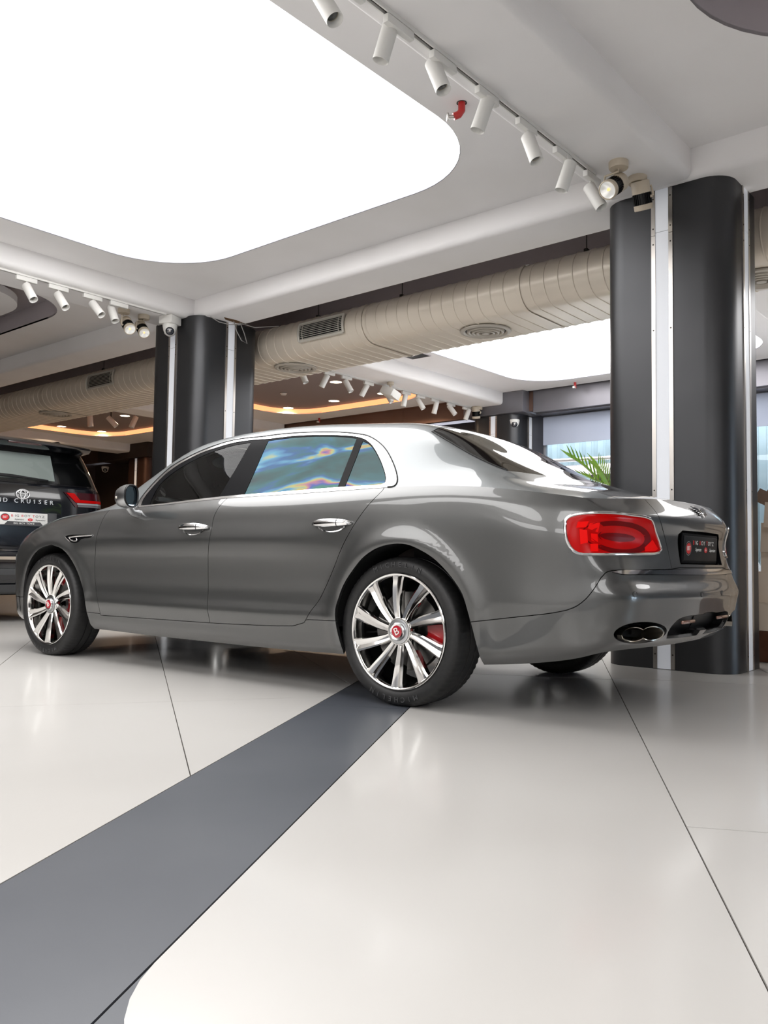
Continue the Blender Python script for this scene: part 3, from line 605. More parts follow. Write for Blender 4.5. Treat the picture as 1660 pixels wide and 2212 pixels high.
def upper_net():
    S=[]
    # each: list of (x,y,z) from ring to centre
    def st(xs,ys,zs):
        n=len(ys);xs=[xs]*n if np.isscalar(xs) else xs
        S.append([[xs[i],ys[i],zs[i]] for i in range(n)])
    t8=lambda a,b:[a+(b-a)*w for w in(0,.12,.25,.4,.55,.7,.85,1)]
    st([-.945,-.965,-.985,-1.01,-1.035,-1.055,-1.073,-1.085],[.78,.72,.65,.55,.42,.28,.14,0],[.987,.992,.996,.999,1.001,1.001,1.001,1.001])
    st(-.86,[.835,.77,.71,.62,.5,.36,.2,0],[.995,1.012,1.022,1.032,1.040,1.046,1.050,1.052])
    st([-.66,-.66,-.66,-.67,-.69,-.71,-.72,-.73],[.900,.80,.72,.63,.5,.36,.2,0],[1.022,1.046,1.058,1.066,1.073,1.080,1.085,1.087])
    st([-.45,-.45,-.45,-.46,-.48,-.5,-.51,-.52],[.915,.815,.735,.65,.52,.37,.2,0],[1.038,1.086,1.114,1.134,1.146,1.154,1.159,1.161])
    st([-.2,-.2,-.2,-.2,-.2,-.205,-.21,-.215],[.922,.825,.748,.665,.55,.38,.2,0],[1.050,1.130,1.196,1.246,1.274,1.288,1.296,1.299])
    st(.05,[.918,.832,.757,.675,.58,.4,.2,0],[1.056,1.170,1.270,1.350,1.392,1.416,1.427,1.431])
    st(.38,[.902,.827,.755,.68,.60,.43,.22,0],[1.056,1.180,1.295,1.392,1.438,1.470,1.484,1.487])
    st(.85,[.890,.825,.76,.69,.615,.44,.22,0],[1.052,1.188,1.315,1.424,1.470,1.496,1.508,1.511])
    st(1.25,[.890,.825,.76,.69,.62,.44,.22,0],[1.046,1.185,1.314,1.427,1.476,1.502,1.513,1.516])
    st(1.6,[.890,.83,.765,.70,.63,.45,.23,0],[1.038,1.170,1.294,1.403,1.456,1.486,1.499,1.503])
    st(1.9,[.889,.835,.78,.72,.65,.47,.24,0],[1.025,1.136,1.246,1.344,1.400,1.440,1.458,1.464])
    st([2.15,2.15,2.15,2.15,2.155,2.17,2.18,2.185],[.888,.845,.80,.745,.68,.49,.25,0],[1.012,1.092,1.168,1.240,1.288,1.328,1.346,1.352])
    st([2.42,2.42,2.42,2.43,2.45,2.48,2.5,2.51],[.885,.855,.82,.775,.71,.51,.26,0],[1.012,1.042,1.072,1.106,1.132,1.162,1.178,1.184])
    st([2.62,2.62,2.62,2.63,2.66,2.7,2.74,2.75],[.868,.84,.80,.75,.68,.5,.25,0],[1.00,1.020,1.032,1.042,1.050,1.058,1.063,1.065])
    st(2.95,[.815,.78,.73,.67,.58,.42,.22,0],[.985,1.0,1.010,1.018,1.026,1.034,1.038,1.04])
    st(3.35,[.79,.75,.7,.63,.54,.4,.2,0],[.935,.95,.958,.966,.974,.982,.986,.988])
    st([3.50,3.55,3.60,3.64,3.67,3.69,3.71,3.72],[.72,.69,.64,.57,.47,.34,.17,0],[.845,.843,.838,.832,.826,.820,.814,.81])
    net=np.array(S)
    mid=net[:,3];U=np.concatenate([[0],np.cumsum(np.linalg.norm(np.diff(mid,axis=0),axis=1))])
    m=net[7];V=np.concatenate([[0],np.cumsum(np.linalg.norm(np.diff(m,axis=0),axis=1))])
    return net,U,V
class USurf(Surf):
    """upper surface, stitched to the top ring of the lower one"""
    def tie(s,low):
        u=np.linspace(low.U[0],low.U[-1],1200);P=low.ev(u,np.full(1200,low.V[-1]))
        k=(u>low.U[2])&(u<low.U[-3]);s.ring=P[k]
        # rear and front edge rows follow the ring exactly
        half=len(u)//2
        R=P[:half];Fp=P[half:]
        for row,Q in((0,R),(-1,Fp)):
            o=np.argsort(Q[:,1]);ymax=.80 if row==0 else .69
            q=Q[(Q[:,1]<=ymax+.03)&((Q[:,0]<-.85)|(Q[:,0]>3.4))];o=np.argsort(q[:,1])
            for j,w in enumerate((1,.92,.83,.71,.55,.37,.18,0)):
                y=ymax*w;s.net[row,j]=[np.interp(y,q[o,1],q[o,0]),y,np.interp(y,q[o,1],q[o,2])]
        return s
    def ev(s,u,v):
        P=Surf.ev(s,u,v)
        if not hasattr(s,'ring'): return P
        u=np.asarray(u,float).ravel();v=np.asarray(v,float).ravel()
        P0=Surf.ev(s,u,np.full(len(u),s.V[0]))
        r=s.ring;o=np.argsort(r[:,0])
        T=np.stack([P0[:,0],np.interp(P0[:,0],r[o,0],r[o,1]),np.interp(P0[:,0],r[o,0],r[o,2])],-1)
        w=np.exp(-(v-s.V[0])/.06)[:,None]
        # end edges: keep as they are a little inside the ends
        e=np.clip(np.minimum(u-s.U[0],s.U[-1]-u)/.05,0,1)[:,None]
        return P+(T-P0)*w*e
# ================================================================== the grey saloon
_cc,_cs=math.cos(CAR_YAW),math.sin(CAR_YAW)
def car2w(P):
    P=np.asarray(P,float); return np.stack([CAR_X+P[...,0]*_cc-P[...,1]*_cs,CAR_Y+P[...,0]*_cs+P[...,1]*_cc,P[...,2]],-1)
def w2car(P):
    P=np.asarray(P,float)-np.array([CAR_X,CAR_Y,0]); return np.stack([P[...,0]*_cc+P[...,1]*_cs,-P[...,0]*_cs+P[...,1]*_cc,P[...,2]],-1)
CAMC=w2car(CAM)
toimg=lambda P:pj(car2w(P))
def carx(x,y,X): d=w2car(CAM+ray(x,y))-CAMC; return CAMC+d*(X-CAMC[0])/d[0]
def cary(x,y,Y): d=w2car(CAM+ray(x,y))-CAMC; return CAMC+d*(Y-CAMC[1])/d[1]
LOW=Surf(*lower_net(),bump=arch_bump);UPP=USurf(*upper_net()).tie(LOW)
PAINT=mat('grey metallic paint',(.104,.105,.104),.34,.75,coat=1,coat_rough=.02)
def flakes(m):
    nt=m.node_tree;b=nt.nodes['Principled BSDF'];tc=nt.nodes.new('ShaderNodeTexCoord');v=nt.nodes.new('ShaderNodeTexVoronoi');v.inputs['Scale'].default_value=900
    r=nt.nodes.new('ShaderNodeMapRange');r.inputs['To Min'].default_value=.27;r.inputs['To Max'].default_value=.42
    nt.links.new(tc.outputs['Object'],v.inputs['Vector']);nt.links.new(v.outputs['Color'],r.inputs['Value']);nt.links.new(r.outputs['Result'],b.inputs['Roughness'])
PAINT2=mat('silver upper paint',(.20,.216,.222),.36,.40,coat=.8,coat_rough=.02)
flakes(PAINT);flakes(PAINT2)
CHROME=mat('polished chrome',(.84,.84,.84),.10,1)
ALLOY=mat('polished alloy',(.80,.79,.77),.10,1)
SATIN=mat('satin silver metal',(.52,.53,.54),.3,1)
BLACKP=mat('black plastic trim',(.012,.012,.013),.35,0)
GLOSSB=mat('satin black trim',(.004,.004,.005),.45,0,spec=.06)
RUBBER=mat('black rubber gasket',(.010,.010,.010),.55)
TYRE=mat('tyre rubber',(.009,.009,.0095),.5,0,noise=(60,(.02,.0195,.019),.5))
TYRETX=mat('raised tyre lettering',(.06,.06,.062),.45)
DARK=mat('dark cavity lining',(.006,.006,.006),.8)
REDC=mat('red caliper paint',(.42,.008,.012),.3,0,coat=.6)
REDE=mat('red badge enamel',(.40,.006,.02),.2,0,coat=1)
WHITE=mat('white badge enamel',(.8,.8,.78),.3)
DISC=mat('brake disc steel',(.16,.155,.15),.35,1)
LEATH=mat('dark leather',(.035,.022,.020),.5,bump=(250,.1))
CREAM=mat('pale headlining',(.42,.41,.38),.8)
GLASS=glass_mat('tinted side glass',(.70,.76,.75))
[setattr(k.inputs['IOR'],'default_value',1.30) for k in GLASS.node_tree.nodes if k.type=='FRESNEL']
GLASSB=glass_mat('rear screen glass',(.22,.24,.24))
def iridescent():
    """side glass: rainbow of polarised light painted in as swirling noise colours"""
    m=glass_mat('glass with painted rainbow',(.3,.5,.5)); nt=m.node_tree
    tr=[n for n in nt.nodes if n.type=='BSDF_TRANSPARENT'][0]; gl=[n for n in nt.nodes if n.type=='BSDF_GLOSSY'][0]; out=[n for n in nt.nodes if n.type=='OUTPUT_MATERIAL'][0]
    tc=nt.nodes.new('ShaderNodeTexCoord'); mp=nt.nodes.new('ShaderNodeMapping'); mp.inputs['Scale'].default_value=(1.1,1,3.4); mp.inputs['Rotation'].default_value=(0,math.radians(-13),0)
    n=nt.nodes.new('ShaderNodeTexNoise'); n.inputs['Scale'].default_value=1.5; n.inputs['Detail'].default_value=3.5; n.inputs['Distortion'].default_value=.5
    r=nt.nodes.new('ShaderNodeValToRGB'); e=r.color_ramp.elements
    e[0].position=.30; e[0].color=(.003,.045,.055,1); e[1].position=.42; e[1].color=(.005,.115,.125,1)
    for p,c in((.47,(.01,.16,.20)),(.505,(.015,.14,.42)),(.54,(.12,.46,.70)),(.565,(.70,.66,.16)),(.59,(.62,.22,.34)),(.62,(.04,.10,.55)),(.66,(.02,.28,.20)),(.72,(.01,.15,.14)),(.86,(.06,.30,.24))):
        q=e.new(p); q.color=(*c,1)
    nt.links.new(tc.outputs['Object'],mp.inputs['Vector']); nt.links.new(mp.outputs['Vector'],n.inputs['Vector']); nt.links.new(n.outputs['Fac'],r.inputs['Fac'])
    df=nt.nodes.new('ShaderNodeBsdfTranslucent'); d2=nt.nodes.new('ShaderNodeBsdfDiffuse'); nt.links.new(r.outputs['Color'],df.inputs['Color']); nt.links.new(r.outputs['Color'],d2.inputs['Color'])
    a=nt.nodes.new('ShaderNodeMixShader'); a.inputs[0].default_value=.5; nt.links.new(df.outputs[0],a.inputs[1]); nt.links.new(d2.outputs[0],a.inputs[2])
    nt.links.new(r.outputs['Color'],tr.inputs['Color'])
    b=nt.nodes.new('ShaderNodeMixShader'); b.inputs[0].default_value=.86; nt.links.new(tr.outputs[0],b.inputs[1]); nt.links.new(a.outputs[0],b.inputs[2])
    mx=[k for k in nt.nodes if k.type=='MIX_SHADER' and k.inputs[0].is_linked][0]; [setattr(k.inputs['IOR'],'default_value',1.28) for k in nt.nodes if k.type=='FRESNEL']
    nt.links.new(b.outputs[0],mx.inputs[1]); return m
IRID=iridescent()  # rainbow sheen lives in the glass colour, not in real polarisation
def lens_mat():
    m=mat('red lamp lens',(.42,.0025,.0025),.16,0,coat=.0,spec=.2,emit=(.9,.004,.004),es=.05); return m
LENS=lens_mat()
LENSD=mat('deep red lamp reflector',(.16,.002,.003),.25,0,coat=.0,spec=.12)
LENSB=mat('bright red lamp facet',(.75,.006,.005),.2,0,coat=.0,spec=.15,emit=(1,.006,.005),es=.10)
CAR=thing('saloon_car','large grey metallic four-door saloon with polished ten-spoke wheels','car',(CAR_X,CAR_Y,0),(0,0,CAR_YAW))
# ---- cutting a surface into panels along outlines
def dens(poly,st,closed=True):
    o=[];n=len(poly)
    for i in range(n if closed else n-1):
        a=np.array(poly[i]);b=np.array(poly[(i+1)%n]);k=max(1,int(np.ceil(np.hypot(*(b-a))/st)))
        o+=[tuple(a+(b-a)*j/k) for j in range(k)]
    if not closed:o.append(tuple(poly[-1]))
    return o
def smooth_px(pts,n=3,corner=38):
    """Catmull-Rom through an open px polyline, sharp turns kept"""
    P=[np.array(p,float) for p in pts];m=len(P);o=[]
    def tang(i):
        if i==0:return None
        if i==m-1:return None
        a=P[i]-P[i-1];b=P[i+1]-P[i];c=a@b/(np.linalg.norm(a)*np.linalg.norm(b)+1e-9)
        if c<math.cos(math.radians(corner)):return None
        d=a/np.linalg.norm(a)+b/np.linalg.norm(b);return d/np.linalg.norm(d)
    T=[tang(i) for i in range(m)]
    for i in range(m-1):
        L=np.linalg.norm(P[i+1]-P[i]);d=(P[i+1]-P[i])/max(L,1e-9)
        t0=(T[i] if T[i] is not None else d)*L;t1=(T[i+1] if T[i+1] is not None else d)*L
        for k in range(n):
            s=k/n;o.append((2*s**3-3*s*s+1)*P[i]+(s**3-2*s*s+s)*t0+(-2*s**3+3*s*s)*P[i+1]+(s**3-s*s)*t1)
    o.append(P[-1]);return np.array(o)
def inpoly(P,poly):
    x,y=P[:,0],P[:,1];r=np.zeros(len(P),bool);n=len(poly);j=n-1
    for i in range(n):
        xi,yi=poly[i];xj,yj=poly[j]
        c=((yi>y)!=(yj>y))&(x<(xj-xi)*(y-yi)/((yj-yi) if abs(yj-yi)>1e-12 else 1e-12)+xi);r^=c;j=i
    return r
def segdist(P,poly):
    d=np.full(len(P),9.);n=len(poly)
    for i in range(n):
        a=np.array(poly[i]);b=np.array(poly[(i+1)%n]);ab=b-a;t=np.clip(((P-a)@ab)/(ab@ab+1e-12),0,1);d=np.minimum(d,np.hypot(*(P-(a+t[:,None]*ab)).T))
    return d
class Cut:
    def __init__(s,surf,regions,su=.024,sv=.02,bst=.012):
        s.surf=surf;U0,U1,V0,V1=surf.U[0],surf.U[-1],surf.V[0],surf.V[-1]
        polys=[(n,dens(p,bst)) for n,p in regions]
        nu=int((U1-U0)/su);nv=int((V1-V0)/sv)
        gu,gv=np.meshgrid(np.linspace(U0,U1,nu+1)[1:-1],np.linspace(V0,V1,nv+1)[1:-1],indexing='ij');G=np.stack([gu.ravel(),gv.ravel()],-1)
        dm=np.full(len(G),9.)
        for n,p in polys: dm=np.minimum(dm,segdist(G,p))
        G=G[dm>.35*min(su,sv)]
        dom=dens([(U0,V0),(U1,V0),(U1,V1),(U0,V1)],.02)
        verts=[];edges=[]
        for p in [dom]+[p for n,p in polys]:
            b=len(verts);k=len(p);verts+=[Vector((q[0],q[1])) for q in p];edges+=[(b+i,b+(i+1)%k) for i in range(k)]
        verts+=[Vector(q) for q in G]
        vo,eo,fo,_,_,_=delaunay_2d_cdt(verts,edges,[],0,1e-6)
        V=np.array([(q.x,q.y) for q in vo]);F=np.array([f for f in fo if len(f)==3]);Cn=V[F].mean(1)
        e=1e-5;ok=(Cn[:,0]>U0-e)&(Cn[:,0]<U1+e)&(Cn[:,1]>V0-e)&(Cn[:,1]<V1+e)
        a=V[F[:,0]];b=V[F[:,1]];c=V[F[:,2]];ar=(b[:,0]-a[:,0])*(c[:,1]-a[:,1])-(b[:,1]-a[:,1])*(c[:,0]-a[:,0])
        F=np.where((ar<0)[:,None],F[:,::-1],F);ok&=np.abs(ar)>1e-9
        F=F[ok];Cn=Cn[ok];s.V=V;s.lab=np.full(len(F),-1)
        for i,(n,p) in enumerate(polys):
            k=(s.lab<0)&inpoly(Cn,p);s.lab[k]=i
        s.F=F;s.names=[n for n,p in polys]
        s.P=surf.ev(V[:,0],V[:,1]);s.N=surf.nrm(V[:,0],V[:,1])
    def tris(s,*names):
        k=np.zeros(len(s.F),bool)
        for n in names:
            if n is None:k|=s.lab<0
            else:
                for i,q in enumerate(s.names):
                    if q==n:k|=s.lab==i
        return s.F[k]
    def patch(s,names,gap=.0018,flange=.018,lift=0.0,mirror=False):
        names=[names] if not isinstance(names,(list,tuple)) else names
        F=s.tris(*names);ids,inv=np.unique(F,return_inverse=True);F=inv.reshape(-1,3)
        P=s.P[ids].copy();N=s.N[ids].copy();UV=s.V[ids]
        F=F[:,::-1]
        ed={}
        for t in F:
            for i in range(3):
                a,b,c=t[i],t[(i+1)%3],t[(i+2)%3];ed.setdefault((min(a,b),max(a,b)),[]).append((a,b,c))
        bd=[v[0] for v in ed.values() if len(v)==1]
        acc=np.zeros_like(P);bset=[]
        for a,b,c in bd:
            if abs(P[a,1])<.004 and abs(P[b,1])<.004: continue
            e=P[b]-P[a];e/=np.linalg.norm(e)+1e-12;w=P[c]-P[a];w-=e*(w@e);w/=np.linalg.norm(w)+1e-12
            vtop=s.surf.V[-1] if s.surf is LOW else s.surf.V[0]
            g=0 if (abs(UV[a,1]-vtop)<1e-4 and abs(UV[b,1]-vtop)<1e-4) else 1
            if s.surf is UPP and ((UV[a,0]<1e-4 and UV[b,0]<1e-4)): g=0
            acc[a]+=w*g;acc[b]+=w*g;bset.append((a,b))
        L=np.linalg.norm(acc,axis=1);k=L>1e-6;P[k]+=acc[k]/L[k][:,None]*gap
        P+=N*lift
        if mirror: P=P*[1,-1,1];N=N*[1,-1,1];F=F[:,::-1];bset=[(b,a) for a,b in bset]
        v=[tuple(p) for p in P];nn=[tuple(n) for n in N];f=[tuple(int(i) for i in t) for t in F]
        if flange>0 and bset:
            bi=sorted({i for e in bset for i in e});mp={}
            c0=P.mean(0)
            for i in bi:
                d=acc[i]/(L[i]+1e-9)*([1,-1,1] if mirror else [1,1,1]);mp[i]=len(v);v.append(tuple(P[i]));v.append(tuple(P[i]-N[i]*flange));nn.append(tuple(-d));nn.append(tuple(-d))
            for a,b in bset: f.append((mp[b],mp[a],mp[a]+1,mp[b]+1))
        return v,f,nn
def panel(name,patches,m,parent,label=None):
    v=[];f=[];n=[];mi=[]
    for k,p in enumerate(patches):
        pv,pf,pn=p[:3];o=len(v);v+=pv;n+=pn;f+=[tuple(o+i for i in q) for q in pf]
    me=bpy.data.meshes.new(name);me.from_pydata(v,[],f);me.materials.append(m)
    me.polygons.foreach_set('use_smooth',[True]*len(me.polygons))
    me.normals_split_custom_set_from_vertices([Vector(q).normalized() if Vector(q).length>0 else Vector((0,0,1)) for q in n]);me.update()
    o=link(name,me,parent)
    if label:o['label']=label
    return o
def LQ(pts): return [tuple(q) for q in LOW.inv(pts,toimg,CAMC)]
def UQ(pts): return [tuple(q) for q in UPP.inv(pts,toimg,CAMC)]
def uvL(x=None,y=None,z=None,u=None):
    """(u,v) on the lower surface nearest to given u and height z"""
    v=np.linspace(LOW.V[0],LOW.V[-1],400);P=LOW.ev(np.full(400,u),v);return (u,float(v[np.argmin(abs(P[:,2]-z))]))
VT=LOW.V[-1];V0=LOW.V[0];UE=LOW.U[-1]
# ---- outlines on the lower body
A_R=smooth_px([(744.6,1414),(733.7,1381),(726,1345),(725,1316),(731,1294.6),(743,1263),(762.6,1232),(786.7,1203),(815.7,1184),(849.4,1175.5),(878,1176.5),(907,1188),(936,1206),(960,1229),(982,1256),(999,1284),(1009,1316),(1019,1352),(1028,1388),(1037,1420)])
A_F=smooth_px([(55.7,1342),(50.6,1305),(53,1255),(64,1214),(84,1187),(111,1177),(135,1187),(155,1211),(172,1248),(182,1288),(187,1322),(196,1350)])
def down(q,d=.08): return (q[0],V0-d)
ar=LQ(A_R);af=LQ(A_F)
ar=[down(ar[0])]+ar+[down(ar[-1])];af=[down(af[0])]+af+[down(af[-1])]
FD_front=smooth_px([(243,1097),(229.4,1110),(216,1137),(209,1160),(206.5,1187),(205,1238),(207.5,1272),(212.5,1305),(217.6,1329)])
D_mid=smooth_px([(492.5,1075),(478.6,1089),(464.6,1110.6),(458,1138.4),(450.7,1182),(450,1238),(450,1277.6),(448,1311),(454,1345.5)])
RD_rear=smooth_px([(826.5,1060),(796.6,1090.7),(765,1134.5),(741,1178),(717,1238),(689,1297.5),(671,1321),(657.5,1345),(633.6,1352)])
fdf=LQ(FD_front);dmd=LQ(D_mid);rdr=LQ(RD_rear)
fd_bot=LQ(dens([(217.6,1329),(454,1345.5)],20,False));rd_bot=LQ(dens([(454,1345.5),(518,1349),(598,1352),(633.6,1352)],20,False))
up=lambda q:(q[0],VT+.05)
front_door=[up(fdf[0])]+fdf+fd_bot[1:]+dmd[::-1][1:]+[up(dmd[0])]
rear_door=[up(dmd[0])]+dmd+rd_bot[1:]+rdr[::-1][1:]+[up(rdr[0])]
sill=LQ([(176,1320),(187,1322),(217.6,1326)]+dens([(230,1327),(452,1342)],20,False)+dens([(456,1342),(518,1346),(598,1349),(633,1349)],20,False)+[(648,1347),(655,1342),(664,1338.5),(690,1339.5),(727,1341),(742,1341)])
sill=[down(sill[0])]+sill+[down(sill[-1])]
bj=LQ(smooth_px([(1012,1344),(1060,1339),(1123.6,1332),(1194.5,1324),(1240,1312.7),(1265,1295),(1285.6,1269.7),(1308,1238),(1321,1233),(1380,1231.5),(1451.6,1229.5)]))
ub=bj[-1][0]
lid_low=[uvL(u=ub*w,z=.686) for w in(.8,.6,.4,.2)]
bumper=bj+lid_low+[(-.05,lid_low[-1][1]),(-.05,V0-.05),down(bj[0])]
lidl=LQ(smooth_px([(1402,1088),(1413,1100),(1422,1113),(1435,1153),(1445,1194),(1451.6,1229.5)]))
boot=[(lidl[0][0]-.004,VT+.05)]+lidl+lid_low+[(-.05,lid_low[-1][1]),(-.05,VT+.05)]
tail=LQ(smooth_px([(1221.5,1136.6),(1222.5,1125.5),(1228,1118),(1244.6,1111.6),(1279,1108),(1321,1108.4),(1362,1113),(1404,1121),(1408,1125.5),(1415,1147.7),(1426,1181),(1427,1189),(1422,1194),(1390,1197),(1334.7,1198),(1279,1198),(1251.6,1196),(1237.7,1188),(1226.6,1170),(1222,1150),(1221.5,1136.6)],3,75))[:-1]
strip_t=LQ(smooth_px([(1323,1236),(1332,1233.2),(1390,1232),(1452,1231)],3));us=strip_t[-1][0]
strip_b=LQ(smooth_px([(1452,1241),(1390,1241),(1345,1240.5),(1323,1236)],3))
vt=uvL(u=us*.5,z=.680)[1];vb=uvL(u=us*.5,z=.652)[1]
strip=strip_t+[(us*.5,vt),(-.05,vt),(-.05,vb),(us*.5,vb)]+strip_b[:-1]
ex=[(1384+57*math.cos(t)*1.0,1367+22.5*math.sin(t)-4*math.cos(t)) for t in np.linspace(0,2*math.pi,29)[:-1]]
exh=LQ(ex)
dif=LQ(smooth_px([(1441,1379),(1444,1366),(1457,1347),(1473,1335),(1518,1328)],3))
ud=dif[-1][0];d1=uvL(u=ud*.5,z=.470)[1];d2=uvL(u=ud*.5,z=.385)[1]
difb=LQ(smooth_px([(1506,1372),(1470,1377),(1441,1379)],2))
diff=dif+[(ud*.5,d1),(-.05,d1),(-.05,d2),(ud*.5,d2)]+difb[:-1]
pl_u=.305;prec=[(-.05,uvL(u=.1,z=.702)[1]),(pl_u+.012,uvL(u=pl_u,z=.702)[1]),(pl_u+.004,uvL(u=pl_u,z=.835)[1]),(pl_u-.03,uvL(u=pl_u,z=.853)[1]),(-.05,uvL(u=.1,z=.858)[1])]
# front end (out of sight from this side): bumper, lamps and grille
uf=float(np.interp(3.50,LOW.ev(np.linspace(2,5.2,300),np.full(300,.475))[:,0],np.linspace(2,5.2,300)))
fb_px=LQ([(52,1289.5),(40,1289)])
fbump=[down(fb_px[0]),fb_px[0],(fb_px[1][0]+.1,fb_px[1][1]),(UE-.62,.36),(UE+.05,.36),(UE+.05,V0-.05)]
headl=[(UE-.56+.13*math.cos(t),.60+.12*math.sin(t)) for t in np.linspace(0,2*math.pi,25)[:-1]]
grille=[(UE-.33,.40),(UE+.05,.40),(UE+.05,.80),(UE-.30,.80)]
vent=LQ(smooth_px([(140,1160),(147,1156.5),(170,1155.5),(186,1154.8),(201,1156),(196,1160.5),(176,1164),(168,1171),(154,1171),(146,1166),(140,1160)],3,50))[:-1]
CL=Cut(LOW,[('void',ar),('void',af),('void',exh),('tail',tail),('strip',strip),('void',diff),('void',prec),('vent',vent),('front_door',front_door),('rear_door',rear_door),('sill',sill),('boot',boot),('bumper',bumper),
            ('headl',headl),('grille',grille),('fbump',fbump),('fender',[(fdf[0][0],VT+.05)]+fdf+[(fd_bot[0][0],V0-.05),(UE+.05,V0-.05),(UE+.05,VT+.05)])])
# ---- outlines on the upper body
dlo_out=smooth_px([(296,1099),(301,1083),(312,1067),(330,1046),(352,1024),(371,1008),(402,990),(438.6,972.5),(470,961),(506,951),(540,946),(566,943.6),(600,939),(637.6,935.7),(680,934),(717,933.7),(750,935),(776.8,938),(793,941),(806,947),(818,955),(829,965),(838,977),(845,990),(852,1006),(857,1022),(859,1036),(857,1045),(851,1050.5),(838,1052)],2,60)
dlo=UQ(dlo_out);dlo=[(dlo[0][0],-.05)]+dlo+[(dlo[-1][0]+.01,-.05)]
inn=smooth_px([(305,1092),(310,1079),(325,1059),(345,1037),(365,1019),(388,1003),(418,987),(438.6,977.5),(470,966.5),(506,956.5),(543,951),(580,948.5),(610,945),(637.6,942),(697,940),(749,941.5),(771,944),(787,948.5),(797,955),(806,964),(819,986),(829,1010),(834.8,1034),(833,1042.5),(826,1046.2),(790,1048.8),(745,1051.5),(677,1056.5),(598,1063),(528,1068.2),(474,1073),(400,1081.5),(340,1089),(305,1092)],2,50)[:-1]
inn=UQ(inn)
fg=UQ(smooth_px([(324,1089.5),(327,1079),(345,1047),(366,1027),(390,1010.5),(415,996),(440,983.5),(470,972),(506,961.5),(543,955.5),(474,1072.5),(400,1081),(324,1089.5)],2,40)[:-1])
rg=UQ(smooth_px([(580,952),(637.6,944.5),(697,942.2),(749,943.8),(771,946.8),(729,1052.6),(677,1056),(598,1062.5),(528,1067.8),(580,952)],2,40)[:-1])
qg=UQ(smooth_px([(784,952.5),(795,957.5),(804.6,966),(817.5,987),(827.5,1011),(832.8,1034),(831,1042),(825,1045.4),(790,1048),(745,1051),(784,952.5)],2,40)[:-1])
UC=UPP.V[-1]
def uvU(x,y):
    u0,v0,P,N=UPP.dense(360,90);j=np.argmin((P[:,0]-x)**2+(P[:,1]-y)**2);return (float(u0[j]),float(v0[j]))
bl_edge=UQ(smooth_px([(934,932.5),(972,955),(1022,984),(1073,1008),(1096,1016.5)],3))
b1=uvU(-.60,.3)[0];b0=uvU(-.635,0)[0];t1=uvU(.115,.25)[0];t0=uvU(.135,0)[0]
backl=bl_edge+[(uvU(-.535,.5)[0],uvU(-.535,.5)[1]),(b1,uvU(-.60,.3)[1]),(b0,UC+.05),(t0,UC+.05),(t1,uvU(.115,.25)[1])]
wsx=[(2.36,.775),(2.15,.72),(1.95,.66),(1.78,.615)]
ws=[uvU(x,y) for x,y in wsx]+[uvU(1.70,.35),(uvU(1.67,0)[0],UC+.05),(uvU(2.62,0)[0],UC+.05),uvU(2.58,.4),uvU(2.48,.66)]
ws_full=ws
cowl=[(uvU(2.50,.86)[0],-.05),uvU(2.46,.80),uvU(2.50,.68),uvU(2.60,.4),(uvU(2.64,0)[0],UC+.05),(UPP.U[-1]+.05,UC+.05),(UPP.U[-1]+.05,-.05)]
bt=UQ([(1388,1074.5)])[0];br=[uvU(-.80,.64),uvU(-.655,.52),uvU(-.67,.3),(uvU(-.68,0)[0],UC+.05)]
bootd=[(lidl[0][0]*0-.05,UC+.05),(-.05,uvU(-.99,.70)[1]),uvU(-.955,.69)]+br
CU=Cut(UPP,[('fglass',fg),('rglass',rg),('qglass',qg),('pillar',inn),('chrome',dlo),('back',backl),('wind',ws),('bootd',bootd),('bonnet',cowl)],.03,.025)
